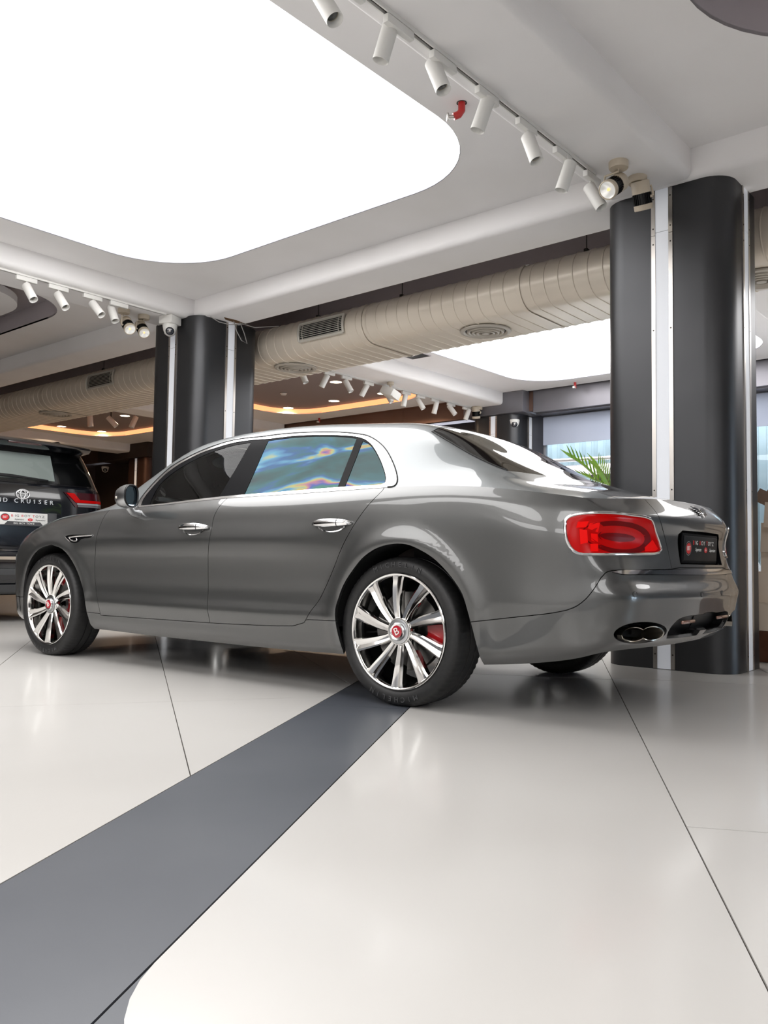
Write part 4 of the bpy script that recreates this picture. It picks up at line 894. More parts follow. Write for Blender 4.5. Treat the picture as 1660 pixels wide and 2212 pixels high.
# ---- painted panels
both=lambda cut,n,**k:[cut.patch(n,**k),cut.patch(n,mirror=True,**k)]
side={}
for mir in(False,True):
    S='right' if mir else 'left'
    side[S]=dict(
     fender=panel('front_fender',[CL.patch('fender',mirror=mir)],PAINT,CAR),
     fdoor=panel('front_door',[CL.patch('front_door',mirror=mir)],PAINT,CAR),
     rdoor=panel('rear_door',[CL.patch('rear_door',mirror=mir)],PAINT,CAR),
     quarter=panel('rear_quarter_panel',[CL.patch(None,mirror=mir)],PAINT,CAR),
     sill=panel('side_sill',[CL.patch('sill',mirror=mir)],PAINT,CAR),
     chrome=panel('window_surround',[CU.patch('chrome',gap=.001,lift=.002,mirror=mir)],CHROME,CAR,'bright chrome frame around the side windows'),
     pillar=panel('door_pillar_trim',[CU.patch('pillar',gap=.0005,lift=-.001,mirror=mir)],GLOSSB,CAR,'gloss black trim between the side windows'))
    D=side[S]
    panel('window_pane',[CU.patch('fglass',gap=.001,flange=0,lift=-.003,mirror=mir)],GLASS,D['fdoor'])
    panel('window_pane',[CU.patch('rglass',gap=.001,flange=0,lift=-.003,mirror=mir)],IRID,D['rdoor'],'iridescent rear side window')
    panel('window_pane',[CU.patch('qglass',gap=.001,flange=0,lift=-.003,mirror=mir)],IRID,D['quarter'],'small iridescent corner window')
    panel('headlamp',[CL.patch('headl',lift=.004,mirror=mir)],mat('headlamp glass',(.6,.62,.65),.05,.3,coat=1),D['fender'])
    # tail lamp: bezel, lens, facets
    lamp=panel('tail_lamp',[CL.patch('tail',gap=.006,flange=.03,lift=.004,mirror=mir)],LENS,CAR,'red tail lamp in a chrome bezel')
    P=LOW.ev(np.array(tail)[:,0],np.array(tail)[:,1]);N=LOW.nrm(np.array(tail)[:,0],np.array(tail)[:,1]);Q=P+N*.004
    if mir:Q=Q*[1,-1,1]
    b=MB().tube([tuple(q) for q in Q],.0062,8,closed=True);b.build('lamp_bezel',CHROME,lamp)
    cen=np.mean(tail,axis=0);cu=cen[0]-.045;cv=cen[1]-.004
    for a0,b0,mm,li in((.205,.060,LENSD,.0052),(.160,.043,LENS,.0062),(.100,.016,LENSD,.0072)):
        t=np.linspace(0,2*math.pi,49)[:-1];pu=cu+a0*np.cos(t);pv=cv+b0*np.sin(t)
        rr=np.concatenate([[[cu,cv]],np.stack([cu+(pu-cu)*.5,cv+(pv-cv)*.5],-1),np.stack([pu,pv],-1)])
        E=LOW.ev(rr[:,0],rr[:,1])+LOW.nrm(rr[:,0],rr[:,1])*li
        if mir:E=E*[1,-1,1]
        n=48;f=[(0,1+i,1+(i+1)%n) for i in range(n)]+[(1+i,1+n+i,1+n+(i+1)%n,1+(i+1)%n) for i in range(n)]
        MB().add(E,f).build('lamp_ring',mm,lamp,60)
    for px in([(1249,1127),(1272,1126),(1266,1139),(1245,1140)],[(1274,1130),(1296,1128),(1291,1150),(1269,1141)],[(1252,1143),(1268,1145),(1270,1172),(1254,1176)],[(1276,1152),(1290,1154),(1291,1172),(1277,1168)],[(1275,1175),(1291,1175),(1292,1192),(1275,1192)],[(1391,1183),(1408,1166),(1420,1186),(1414,1191),(1392,1192)]):
        E0=np.array(LQ(px));cc=E0.mean(0);E=LOW.ev(E0[:,0],E0[:,1])+LOW.nrm(E0[:,0],E0[:,1])*.0058
        if mir:E=E*[1,-1,1]
        MB().add(E,[tuple(range(len(E)))]).build('lamp_facet',LENSB,lamp)
    # black gasket round the side window frame
    g=np.array(UQ(dlo_out));Gp=UPP.ev(g[:,0],g[:,1])+UPP.nrm(g[:,0],g[:,1])*.002
    if mir:Gp=Gp*[1,-1,1]
    MB().tube([tuple(q) for q in Gp],.0035,6).build('window_gasket',RUBBER,D['chrome'])
    # fender vent: dark recess with bright blade
    vp=panel('fender_vent',[CL.patch('vent',gap=.001,flange=.012,lift=-.006,mirror=mir)],GLOSSB,D['fender'])
    for seq,r in(([(150,1161),(165,1158.8),(186,1157.2),(200,1156.6)],.0065),([(150,1161.5),(153,1166),(160,1168.6),(167,1168),(165.5,1163)],.004),([(141,1160),(145,1165),(151,1170)],.0035)):
        e=np.array(LQ(smooth_px(seq,3)));E=LOW.ev(e[:,0],e[:,1])+LOW.nrm(e[:,0],e[:,1])*.002
        if mir:E=E*[1,-1,1]
        MB().tube([tuple(q) for q in E],r,8).build('vent_blade',CHROME,D['fender'])
rb=panel('rear_bumper',both(CL,'bumper'),PAINT,CAR)
panel('bumper_chrome_strip',both(CL,'strip',lift=.004,gap=0),CHROME,rb,'chrome strip along the bumper top')
fbm=panel('front_bumper',both(CL,'fbump'),PAINT,CAR)
panel('radiator_grille',both(CL,'grille',lift=-.01),mat('dark wire grille',(.05,.05,.05),.3,1,bump=(120,.6)),fbm)
lid=panel('boot_lid',both(CL,'boot')+both(CU,'bootd'),PAINT,CAR)
roof=panel('roof_and_pillars',both(CU,None),PAINT2,CAR)
panel('rear_screen',both(CU,'back',gap=.002,lift=-.002),GLASSB,CAR)
panel('windscreen',both(CU,'wind',gap=.002,lift=-.002),glass_mat('windscreen glass',(.72,.78,.76)),CAR)
panel('bonnet',both(CU,'bonnet'),PAINT2,CAR)
e=np.array(bl_edge);E=UPP.ev(e[:,0],e[:,1])+UPP.nrm(e[:,0],e[:,1])*.001
for s_ in(1,-1): MB().tube([tuple(q*[1,s_,1]) for q in E],.005,6).build('screen_gasket',RUBBER,roof)
# dark inner shell behind the shut lines
sv=[];sf=[]
for cut,keep in((CL,('front_door','rear_door','sill','boot','bumper','fender','fbump','tail','headl','grille','strip','vent',None)),(CU,(None,'chrome','bootd','bonnet','pillar'))):
    F=cut.tris(*keep);ids,inv=np.unique(F,return_inverse=True);P=cut.P[ids]-cut.N[ids]*.022
    for m_ in(1,-1):
        o=len(sv);sv+=[tuple(p*[1,m_,1]) for p in P];sf+=[tuple(o+int(i) for i in t) for t in inv.reshape(-1,3)]
MB().add(sv,sf).build('inner_shell',DARK,CAR,None)
# ---- recesses: plate, exhaust, diffuser
def recess(poly,depth,name,parent,m,mirror=False,axis=(1,0,0),half=False):
    q=np.array(dens(poly,.02));q[:,0]=np.maximum(q[:,0],0);P=LOW.ev(q[:,0],q[:,1])-LOW.nrm(q[:,0],q[:,1])*.001
    Q=P+np.array(axis)*depth
    if mirror:P=P*[1,-1,1];Q=Q*[1,-1,1]
    n=len(P);f=[(i,(i+1)%n,n+(i+1)%n,n+i) for i in range(n) if not(abs(P[i,1])<.003 and abs(P[(i+1)%n,1])<.003)];f.append(tuple(range(n,2*n)))
    return MB().add(np.concatenate([P,Q]),f).build(name,m,parent,30)
for mir in(False,True):
    recess(prec,.035,'plate_recess',lid,GLOSSB,mir)
    recess(exh,.10,'exhaust_recess',rb,BLACKP,mir)
    recess(diff,.07,'diffuser_recess',rb,BLACKP,mir)
    # twin oval tail pipe
    e=LOW.ev(np.array(exh)[:,0],np.array(exh)[:,1]);c=e.mean(0)
    if mir:c=c*[1,-1,1]
    tl=(LOW.ev([exh[0][0]],[exh[0][1]])[0]-LOW.ev([exh[14][0]],[exh[14][1]])[0]);w=np.linalg.norm(tl)
    tn=np.array([0,-1,0]) if not mir else np.array([0,1,0])
    ring=[];rin=[];bk=[]
    for k in range(56):
        t=2*math.pi*k/56
        # figure of two merged ovals
        A=.074;B=.031;off=.060;cx=off if math.cos(t)>=0 else -off
        # ray cast from centre to union of ellipses
        dx,dz=math.cos(t),math.sin(t);best=0
        for sx in(off,-off):
            a=dx*dx/A**2+dz*dz/B**2;b2=-2*dx*sx/A**2;c2=sx*sx/A**2-1;D2=b2*b2-4*a*c2
            if D2>0:best=max(best,(-b2+math.sqrt(D2))/(2*a))
        yy=dx*best;zz=dz*best
        sk=-.30*yy  # rake round the corner
        ys=yy*(-1 if not mir else 1)
        o=np.array([0,0,-.004])
        ring.append(c+o+np.array([-.012+(-.32*yy),ys,zz]));rin.append(c+o+np.array([-.010+(-.32*yy),ys*.93,zz*.88]));bk.append(c+o+np.array([.075,ys,zz]))
    ri2=[p+np.array([.10,0,0]) for p in rin];n=56
    f=[(i,(i+1)%n,n+(i+1)%n,n+i) for i in range(n)]+[(i,2*n+i,2*n+(i+1)%n,(i+1)%n) for i in range(n)]+[(n+i,n+(i+1)%n,3*n+(i+1)%n,3*n+i) for i in range(n)]
    pipe=MB().add(ring+rin+bk+ri2,f).build('tail_pipe',mat('tail pipe chrome',(.62,.58,.52),.15,1),CAR,40)
    MB().add(ri2,[tuple(range(n))]).build('pipe_inside',DARK,pipe)
# number plate with lettering
def RM(origin,xd,yd): # text frame: x right, y up, z out
    x=Vector(xd).normalized();y=Vector(yd).normalized();z=x.cross(y);return Matrix(((x.x,y.x,z.x,origin[0]),(x.y,y.y,z.y,origin[1]),(x.z,y.z,z.z,origin[2]),(0,0,0,1)))
def dealer_plate(parent,M,w,h,dark,half=False):
    pl=MB().box((0,0,-.004),(w,h,.008),bev=.006); pl.xf(M); base=mat('black plate',(.006,.006,.007),.5,spec=.2) if dark else mat('white plate',(.72,.72,.70),.35,coat=.3)
    o=pl.build('number_plate',base,parent)
    red=mat('plate red',(.62,.012,.016),.4); ink=mat('plate white',(.8,.8,.78),.4) if dark else mat('plate black',(.02,.02,.022),.4); ring=mat('plate grey',(.22,.22,.23),.4)
    k=h/.12
    def disc(cx,cy,rx,ry,m,z): MB().add([(M@Vector((cx+rx*math.cos(t),cy+ry*math.sin(t),z))) for t in np.linspace(0,2*math.pi,33)[:-1]],[tuple(range(32))]).build('plate_disc',m,o)
    bx=-w*.385;by=.012*k if not dark else 0
    disc(bx,by,.043*k,.034*k,ring,.0006);disc(bx,by,.040*k,.031*k,base if dark else mat('plate dark ring',(.06,.06,.065),.4),.0010);disc(bx,by,.035*k,.026*k,red,.0014)
    text_mesh('BBT',.030*k,mat('plate white',(.8,.8,.78),.4),'plate_lettering',o,M@Matrix.Translation((bx,by,.0018)),.0003,.9)
    x=-w*.245;sz=.030*k;y=.028*k
    for wd,first in(('BIG','B'),('BOY','B'),('TOYZ','T')):
        for i,chh in enumerate(wd):
            text_mesh(chh,sz,red if i==0 else ink,'plate_lettering',o,M@Matrix.Translation((x,y,.001)),.0003,1.25)
            x+=sz*(1.06 if chh not in 'I' else .72)
        x+=sz*.42
    text_mesh('Supercars',.024*k,ink,'plate_lettering',o,M@Matrix.Translation((-w*.10,-.004*k,.001)),.0002,.95,shear=.35)
    disc(w*.13,-.004*k,.024*k,.014*k,red,.0008);text_mesh('for',.018*k,mat('plate white',(.8,.8,.78),.4),'plate_lettering',o,M@Matrix.Translation((w*.13,-.004*k,.0014)),.0002,1,shear=.3)
    text_mesh('Superstars',.024*k,ink,'plate_lettering',o,M@Matrix.Translation((w*.34,-.004*k,.001)),.0002,.95,shear=.35)
    if not dark:
        v=[M@Vector(p) for p in((-w*.5,-h*.5,.001),(w*.5,-h*.5,.001),(w*.5,-h*.47,.001),(w*.40,-h*.44,.001),(w*.34,-h*.20,.001),(-w*.34,-h*.20,.001),(-w*.40,-h*.44,.001),(-w*.5,-h*.47,.001))]
        MB().add(v,[tuple(range(8))]).build('plate_band',mat('plate dark ring',(.06,.06,.065),.4),o)
        text_mesh('BIG BOY TOYZ',.022*k,mat('plate white',(.8,.8,.78),.4),'plate_lettering',o,M@Matrix.Translation((0,-h*.34,.0016)),.0002,1.35)
    return o
pc=LOW.ev([0.0],[uvL(u=0.0,z=.775)[1]])[0]
Mp=RM((pc[0]+.006,0,.775),(0,-1,0),(-.05,0,1))
dealer_plate(CAR,Mp,.50,.118,True)
MB().box((0,0,-.010),(.53,.142,.010),bev=.004).xf(Mp).build('plate_frame',GLOSSB,CAR)
# winged badge on the boot lid
ev_=uvL(u=0.0,z=.951)[1];bp=LOW.ev([0.0],[ev_])[0];bn=LOW.nrm([0.002],[ev_])[0];bn[1]=0;bn/=np.linalg.norm(bn)
byd=np.array([0,-1,0.]);bzd=np.cross(bn,byd);Mb=RM(bp+bn*.003,(0,-1,0),np.cross(bn,(0,-1,0)))
bd=MB();bd.lathe([(0,.006),(.016,.005),(.021,.002),(.022,-.004)],24)
for s_ in(1,-1):
    for k in range(6):
        a=math.radians(8+k*7);L=.088-k*.009;pts=[(s_*(.018+L*t),(.016-k*.0065)+.012*math.sin(t*1.6)+ -.010*k*t*.3,.002) for t in np.linspace(0,1,6)];bd.tube(pts,[.0042,.004,.0036,.003,.0024,.0012],6)
bd.tube([(0,-.015,.002),(0,-.034,.001)],[.009,.002],6)
bd.xf(Mb);badge=bd.build('winged_badge',CHROME,lid,50)
text_mesh('B',.030,GLOSSB,'badge_letter',badge,Mb@Matrix.Translation((0,0,.0066)),.0006)
# parking sensors
for px in((1372,1284),(1517,1284)):
    q=np.array(LQ([px]));P=LOW.ev(q[:,0],q[:,1])[0];N=LOW.nrm(q[:,0],q[:,1])[0]
    for s_ in(1,-1):
        m_=np.array([1,s_,1]);MB().lathe([(.0125,0),(.0125,.001),(.0105,.0018),(0,.0018)],20,P*m_,N*m_).build('parking_sensor',mat('sensor paint',(.11,.112,.11),.35,.5),rb);MB().tube([tuple(Vector(P*m_)+Vector(N*m_)*.0012+(Vector((0,0,1))*math.cos(t)+Vector(N*m_).cross(Vector((0,0,1)))*math.sin(t))*.0125) for t in np.linspace(0,2*math.pi,21)[:-1]],.0009,5,closed=True).build('sensor_ring',RUBBER,rb)
for s_ in(1,-1): MB().box((-1.165,s_*.26,.437),(.012,.17,.016),bev=.004).build('rear_reflector',mat('smoked reflector',(.30,.16,.12),.15,.2,coat=1),rb)
# ---- door handles
def handle(px,parent_by_side):
    q=np.array(LQ([px]));P=LOW.ev(q[:,0],q[:,1])[0];N=LOW.nrm(q[:,0],q[:,1])[0];fw=np.array([1,0,0])-N*N[0];fw/=np.linalg.norm(fw);upv=np.cross(fw,N)
    for s_,S in((1,'left'),(-1,'right')):
        def X(a,b,c): return tuple((P+fw*a+upv*b+N*c)*[1,s_,1])
        # bow
        n=15;rings=[]
        for i in range(n):
            t=i/(n-1);a=.135-.27*t;e=math.sin(math.pi*min(max(t*.93+.035,0),1))**.45
            hh=.021*e*(1 if t<.7 else 1);cc=.010+.030*math.sin(math.pi*t)**.6
            rings.append([X(a,.004+hh*math.cos(w),cc+.012*e*math.sin(w)) for w in np.linspace(0,2*math.pi,17)[:-1]])
        m=MB();v=[p for r in rings for p in r];f=[(i*16+k,i*16+(k+1)%16,(i+1)*16+(k+1)%16,(i+1)*16+k) for i in range(n-1) for k in range(16)]+[tuple(range(16)),tuple((n-1)*16+k for k in range(16))]
        h=m.add(v,f).build('door_handle',CHROME,parent_by_side[S],60)
        cup=MB();prof=[]
        for i in range(7):
            r=1-i/6*1.0;prof.append([X(.005+.095*r*math.cos(w),-.006+.034*r*math.sin(w)*(1.0 if math.sin(w)<0 else 1.1),.0025-.010*(1-r*r)) for w in np.linspace(0,2*math.pi,25)[:-1]])
        v=[p for r in prof for p in r];f=[(i*24+k,i*24+(k+1)%24,(i+1)*24+(k+1)%24,(i+1)*24+k) for i in range(6) for k in range(24)]
        cup.add(v,f).build('handle_cup',CHROME,parent_by_side[S],60)
        MB().tube([X(-.062,.004+.0225*math.cos(w),.034+.0135*math.sin(w)) for w in np.linspace(0,2*math.pi,21)[:-1]],.0012,5,closed=True).build('handle_seam',RUBBER,parent_by_side[S])
handle((420,1142),{k:side[k]['fdoor'] for k in side});handle((719,1133),{k:side[k]['rdoor'] for k in side})
# ---- door mirrors
for s_,S in((1,'left'),(-1,'right')):
    c=carx(284,1071.5,2.0)*[1,1,1];cy=float(c[1]);cz=float(c[2]);x0=2.0
    def shape(k,sc=1.0): # outline in (y,z)
        t=2*math.pi*k/40;a=math.cos(t);b=math.sin(t);e=.62
        y=abs(a)**e*math.copysign(1,a)*.088;z=abs(b)**e*math.copysign(1,b)*.074
        if y>0: z*=1-.30*(y/.088)**2*(1 if z<0 else .7)
        return y*sc,z*sc
    rings=[]
    for xx,sc in((0,.93),(.0,1.0),(.035,1.0),(.075,.93),(.11,.78),(.135,.5),(.145,.12)):
        rings.append([(x0+xx+(.0 if xx>0 else 0)-.55*shape(k,sc)[0],(cy+shape(k,sc)[0])*s_,cz+shape(k,sc)[1]-xx*.05) for k in range(40)])
    v=[p for r in rings for p in r];f=[(i*40+k,i*40+(k+1)%40,(i+1)*40+(k+1)%40,(i+1)*40+k) for i in range(6) for k in range(40)]+[tuple(6*40+k for k in range(40))]
    mir_=MB().add(v,f).build('door_mirror',SATIN,CAR,50)
    gv=[(x0+.004-.55*shape(k,.90)[0],(cy+shape(k,.90)[0])*s_,cz+shape(k,.90)[1]) for k in range(40)]
    MB().add(gv,[tuple(range(40))]).build('mirror_glass',mat('blue mirror glass',(.38,.55,.66),.02,1),mir_)
    MB().tube([(p[0]-.004,p[1],p[2]) for p in gv],.006,6,closed=True).build('mirror_rim',BLACKP,mir_)
    MB().box((x0+.055,(cy+.060)*s_,cz-.012),(.05,.02,.018),Euler((0,0,-.9*s_)).to_matrix(),bev=.006).build('turn_signal',mat('clear lamp',(.6,.55,.45),.1,.2,coat=1),mir_)
    MB().tube([(x0+.05,(cy-.015)*s_,cz-.06),(x0+.06,(cy-.05)*s_,cz-.095),(x0+.07,.88*s_,cz-.115)],[.026,.024,.03],10).build('mirror_foot',SATIN,mir_,50)
# ---- wheels
def wheel(cx,cy,sgn,front):
    O=np.array([cx,cy,.357])
    def L(x,y,z): return (cx+x,(cy+y)*sgn,.357+z)   # y outward from wheel face
    R=.360;n=216
    prof=[(.268,-.215),(.290,-.222),(.318,-.227),(.340,-.222),(.3535,-.208),(.3595,-.185),(.3605,-.150),(.3605,-.146),(.354,-.144),(.354,-.138),(.3605,-.136),(.3605,-.095),(.354,-.093),(.354,-.087),(.3605,-.085),(.3605,-.050),(.3590,-.030),(.3540,-.012),(.3440,.001),(.330,.007),(.312,.009),(.296,.006),(.284,.000),(.279,-.006)]
    v=[];f=[]
    for k in range(n):
        a=2*math.pi*k/n
        for r,h in prof:
            rr=r-(.0035 if (k%3==0 and (h>-.045 and h<-.008 or h<-.16) and r>.335) else 0)
            if rr>.354 and math.cos(a)*0+math.sin(a)<-.9: rr=min(rr,.3565/abs(math.sin(a))) if False else rr
            v.append(L(rr*math.cos(a),h,rr*math.sin(a)))
    m=len(prof);f=[(k*m+i,k*m+i+1,((k+1)%n)*m+i+1,((k+1)%n)*m+i) for k in range(n) for i in range(m-1)]
    ty=MB().add(v,f).build('tyre',TYRE,CAR,40)
    # raised lettering round the sidewall
    lv=None
    for a0 in(90,272):
        word='MICHELIN';rad=.3215
        for i,chh in enumerate(word):
            a=math.radians(a0)+(i-3.5)*.118*sgn
            rd=Vector((math.cos(a),0,math.sin(a)));tg=Vector((-math.sin(a),0,math.cos(a)))*sgn
            org=Vector(L(rad*math.cos(a),.0105,rad*math.sin(a)));text_mesh(chh,.034,TYRETX,'sidewall_lettering',ty,RM(org,tg,rd),.0006,1.05)
    # barrel and lip
    rp=[(.281,-.004),(.2815,.003),(.278,.006),(.272,.005),(.267,.000),(.262,-.020),(.257,-.060),(.250,-.10),(.246,-.205),(.268,-.213)]
    v=[];n2=72;m=len(rp)
    for k in range(n2):
        a=2*math.pi*k/n2
        for r,h in rp: v.append(L(r*math.cos(a),h,r*math.sin(a)))
    f=[(k*m+i,k*m+i+1,((k+1)%n2)*m+i+1,((k+1)%n2)*m+i) for k in range(n2) for i in range(m-1)]
    rim=MB().add(v,f).build('wheel_rim',ALLOY,CAR,40)
    # ten twisted spokes
    for q in range(10):
        a0=math.radians(90+36*q);rows=[]
        for t in np.linspace(0,1,10):
            r=.056+(.268-.056)*t;tw=(.16*(1-t)**1.4)*(-1)
            w=.0165+.0165*t**.9+(.004 if t>.9 else 0)
            yf=-.018+.020*t+.010*math.sin(math.pi*t)*.6 # face height
            ca=a0+tw*sgn*0+tw
            sec=[(-w*1.02,yf-.030-.012*(1-t)),(-w,yf-.004),(-w*.72,yf+.003),(-w*.1,yf-.004-.004*t),(w*.55,yf+.001),(w*.80,yf+.002),(w,yf-.006),(w*1.02,yf-.030-.012*(1-t))]
            rows.append([L(r*math.cos(ca)-c*math.sin(ca)*sgn,y,r*math.sin(ca)+c*math.cos(ca)*sgn) for c,y in sec])
        mb=MB();mb.grid(rows);k=len(rows[0]);mb.f.append(tuple(range(k)));mb.f.append(tuple((len(rows)-1)*k+i for i in range(k)));mb.f+=[(i*k,(i+1)*k,(i+1)*k+k-1,i*k+k-1) for i in range(len(rows)-1)]
        mb.build('spoke',ALLOY,rim,32)
    def lath(prof,name,m,par,nn=40,sm=40):
        v=[];mm=len(prof)
        for k in range(nn):
            a=2*math.pi*k/nn
            for r,h in prof:v.append(L(r*math.cos(a),h,r*math.sin(a)))
        f=[(k*mm+i,k*mm+i+1,((k+1)%nn)*mm+i+1,((k+1)%nn)*mm+i) for k in range(nn) for i in range(mm-1)]
        if prof[-1][0]<1e-6: pass
        return MB().add(v,f).build(name,m,par,sm)
    lath([(.068,-.05),(.070,-.018),(.066,-.012),(.062,-.012),(.062,-.02),(.05,-.022),(.05,-.022)],'hub_ring',ALLOY,rim)
    lath([(.062,-.02),(.060,-.010),(.050,-.008),(.044,-.008),(.043,-.003)],'hub_face',SATIN,rim)
    lath([(.043,-.012),(.042,.004),(.039,.006),(.030,.002),(.029,.002)],'cap_ring',CHROME,rim)
    lath([(.0295,-.004),(.0292,.0045),(.015,.0055),(.0001,.0058)],'centre_cap',REDE,rim)
    ang=math.radians(-28*sgn*-1)
    rd=Vector((math.sin(ang),0,math.cos(ang)));tg=Vector((math.cos(ang),0,-math.sin(ang)))*(-sgn)
    text_mesh('B',.050,WHITE,'cap_letter',rim,RM(Vector(L(0,.0064,0)),tg,rd),.0006,1.1)
    # brake
    bd_=lath([(.06,-.095),(.075,-.088),(.19,-.088),(.192,-.092),(.192,-.118),(.19,-.122),(.075,-.122)],'brake_disc',DISC,CAR,64)
    cal=MB();s0,s1=(-30,26);P=[]
    for j,(r,y) in enumerate(((.128,-.075),(.205,-.068),(.222,-.075),(.222,-.135),(.128,-.135))):
        P.append([L(-r*math.cos(math.radians(s0+(s1-s0)*t)),y-(.012 if t in(0.,1.) else 0),r*math.sin(math.radians(s0+(s1-s0)*t))) for t in np.linspace(0,1,9)])
    P.append(P[0]);cal.grid(P);cal.f.append(tuple(range(0,45,9)));cal.f.append(tuple(range(8,53,9)))
    cal.build('brake_caliper',REDC,bd_,30)
    # arch liner
    v=[];xa=-.045 if not front else 2.995
    rows=[]
    for a in np.linspace(math.radians(-2),math.radians(182),25):
        rows.append([((xa)+.425*math.cos(a),sgn*y,.372+.415*math.sin(a)) for y in(.945,.55)])
    lm=MB().grid(rows);lm.add([(p[0],sgn*.55,p[2]) for p in [r[0] for r in rows]],[tuple(range(len(rows)))]);lm.build('arch_liner',DARK,CAR)
for sgn in(1,-1):
    wheel(0,.935,sgn,False);wheel(3.066,.940,sgn,True)
# ---- underbody, cabin
ub_=MB();ub_.box((1.5,0,.285),(3.9,1.08,.12));ub_.box((1.43,0,.28),(2.1,1.72,.10));ub_.box((-.72,0,.44),(.62,1.2,.10));ub_.box((3.55,0,.30),(.34,1.3,.1))
ub_.build('underbody',DARK,CAR)
cab=MB();cab.box((1.0,0,.62),(2.9,1.62,.04));cab.box((-.28,0,.86),(.60,1.55,.30));cab.build('cabin_floor',DARK,CAR)
for x,y in((1.35,.40),(1.35,-.40),(.30,.42),(.30,-.42)):
    st=MB().box((x,y,.72),(.54,.54,.20),bev=.07);
    seat=st.build('seat',LEATH,CAR,50)
    MB().box((x-.28,y,.93 if x>1 else .88),(.17,.52,.56),Euler((0,math.radians(-18),0)).to_matrix(),bev=.07).build('seat_back',LEATH,seat,50)
    MB().box((x-.38,y,1.21 if x>1 else 1.13),(.10,.24,.13),Euler((0,math.radians(-14),0)).to_matrix(),bev=.04).build('head_restraint',LEATH,seat,50)
MB().box((2.20,0,.92),(.42,1.56,.24),bev=.06).build('dashboard',BLACKP,CAR,50)
MB().tube([(1.86+.05*math.sin(t)*.8,-.40+.185*math.cos(t),.98+.17*math.sin(t)) for t in np.linspace(0,2*math.pi,33)[:-1]],.016,8,closed=True).build('steering_wheel',BLACKP,CAR)
# ================================================================== boxy off-roaders
class Boxy:
    """plan outline at each height; t runs from the rear centre round the right corner along the side"""
    Z=[.30,.42,.58,.70,.78,.92,1.10,1.28,1.42,1.48,1.62,1.80,1.88,1.93,1.95]
    Wd=[.88,.955,.985,.985,.985,.99,.99,.98,.965,.95,.91,.85,.81,.74,.60]
    Rr=[.12,.03,-.02,-.02,.04,.05,.05,.05,.06,.09,.14,.22,.26,.34,.50]
    def __init__(s,L=4.95): s.L=L
    def w(s,z): return np.interp(z,s.Z,s.Wd)
    def r(s,z): return np.interp(z,s.Z,s.Rr)
    def f(s,z): return s.L-np.interp(z,[.3,.6,1.0,1.12,1.2,1.9,1.95],[.1,0,.1,.35,1.25,2.0,2.3])
    def at(s,t,z,lift=0):
        w=float(s.w(z));r0=float(s.r(z));R=.17;a=w-R;arc=R*math.pi/2
        if t<=a: p=(t,r0-.02*(1-(t/a)**2)-.0,z);n=(0,-1)
        elif t<=a+arc:
            g=(t-a)/R;p=(a+R*math.sin(g),r0+R-R*math.cos(g),z);n=(math.sin(g),-math.cos(g))
        else:
            u=t-a-arc;p=(w-.0*u,r0+R+u,z);n=(1,0)
        return (p[0]+n[0]*lift,p[1]+n[1]*lift,p[2])
    def patch(s,t0,t1,z0,z1,lift,nt=10,nz=6,sgn=1,tf=None):
        P=[]
        for j in range(nz+1):
            z=z0+(z1-z0)*j/nz;row=[]
            for i in range(nt+1):
                a,b=(t0,t1) if tf is None else tf((z-z0)/(z1-z0));t=a+(b-a)*i/nt
                if t<0:q=s.at(-t,z,lift);q=(-q[0],q[1],q[2])
                else:q=s.at(t,z,lift)
                row.append((q[0]*sgn,q[1],q[2]))
            P.append(row)
        return MB().grid(P)
    def body(s,z0,z1,m,name,parent,nz=24):
        rows=[]
        for z in np.linspace(z0,z1,nz):
            w=float(s.w(z));a=w-.17;half=[];T=np.concatenate([np.linspace(0,a,6),np.linspace(a,a+.267,7)[1:]])
            half=[s.at(t,z) for t in T];fy=float(s.f(z));half+=[(w,y,z) for y in np.linspace(half[-1][1],fy-.25,8)[1:]]+[(w-.10,fy-.06,z),(w-.3,fy,z),(0,fy+.03,z)]
            rows.append([(-p[0],p[1],p[2]) for p in half[::-1][:-1]]+half)
        m_=MB().grid(rows);k=len(rows[0]);m_.f.append(tuple((nz-1)*k+i for i in range(k)));m_.f.append(tuple(range(k)))
        for i in range(nz-1): m_.f.append((i*k,(i+1)*k,(i+1)*k+k-1,i*k+k-1))
        return m_.build(name,m,parent,38)
def suv_wheel(parent,x,y,m_t,m_r):
    sg=1 if x>0 else -1;n=40
    MB().lathe([(.24,-.12),(.35,-.13),(.39,-.10),(.395,0),(.39,.10),(.35,.13),(.25,.12)],n,(x,y,.395),(sg,0,0)).build('tyre',m_t,parent,40)
    rim=MB().lathe([(.25,.115),(.24,.125),(.235,.10),(.20,.02),(.0001,.02)],n,(x,y,.395),(sg,0,0)).build('wheel_rim',m_r,parent,40)
    for k in range(6):
        a=2*math.pi*k/6;MB().box((x+sg*.10,y+.13*math.cos(a),.395+.13*math.sin(a)),(.03,.22,.055),Euler((a,0,0)).to_matrix(),bev=.008).build('spoke',m_r,rim)
BLACKPAINT=mat('black car paint',(.006,.007,.010),.12,0,coat=1,coat_rough=.02,spec=.6)
SGL=glass_mat('smoked rear window',(.10,.11,.10))
GREYPL=mat('grey bumper plastic',(.06,.062,.066),.4)
SX,SY=4.27,8.47
SUV=thing('off_roader','black boxy off-roader seen from behind with chrome lettering and white plate','car',(SX,SY,0))
B=Boxy()
B.body(.30,1.42,BLACKPAINT,'lower_body',SUV);B.body(1.42,1.95,BLACKPAINT,'upper_body',SUV,14)
tg=B.patch(-.86,.86,.80,1.43,.004,24,8).build('tailgate',BLACKPAINT,SUV,60)
rw=B.patch(-.80,.80,1.475,1.80,.012,20,8,tf=lambda k:(-.835+.085*k,.835-.085*k)).build('rear_window',glass_mat('clear rear glass',(.80,.83,.81)),SUV,60)
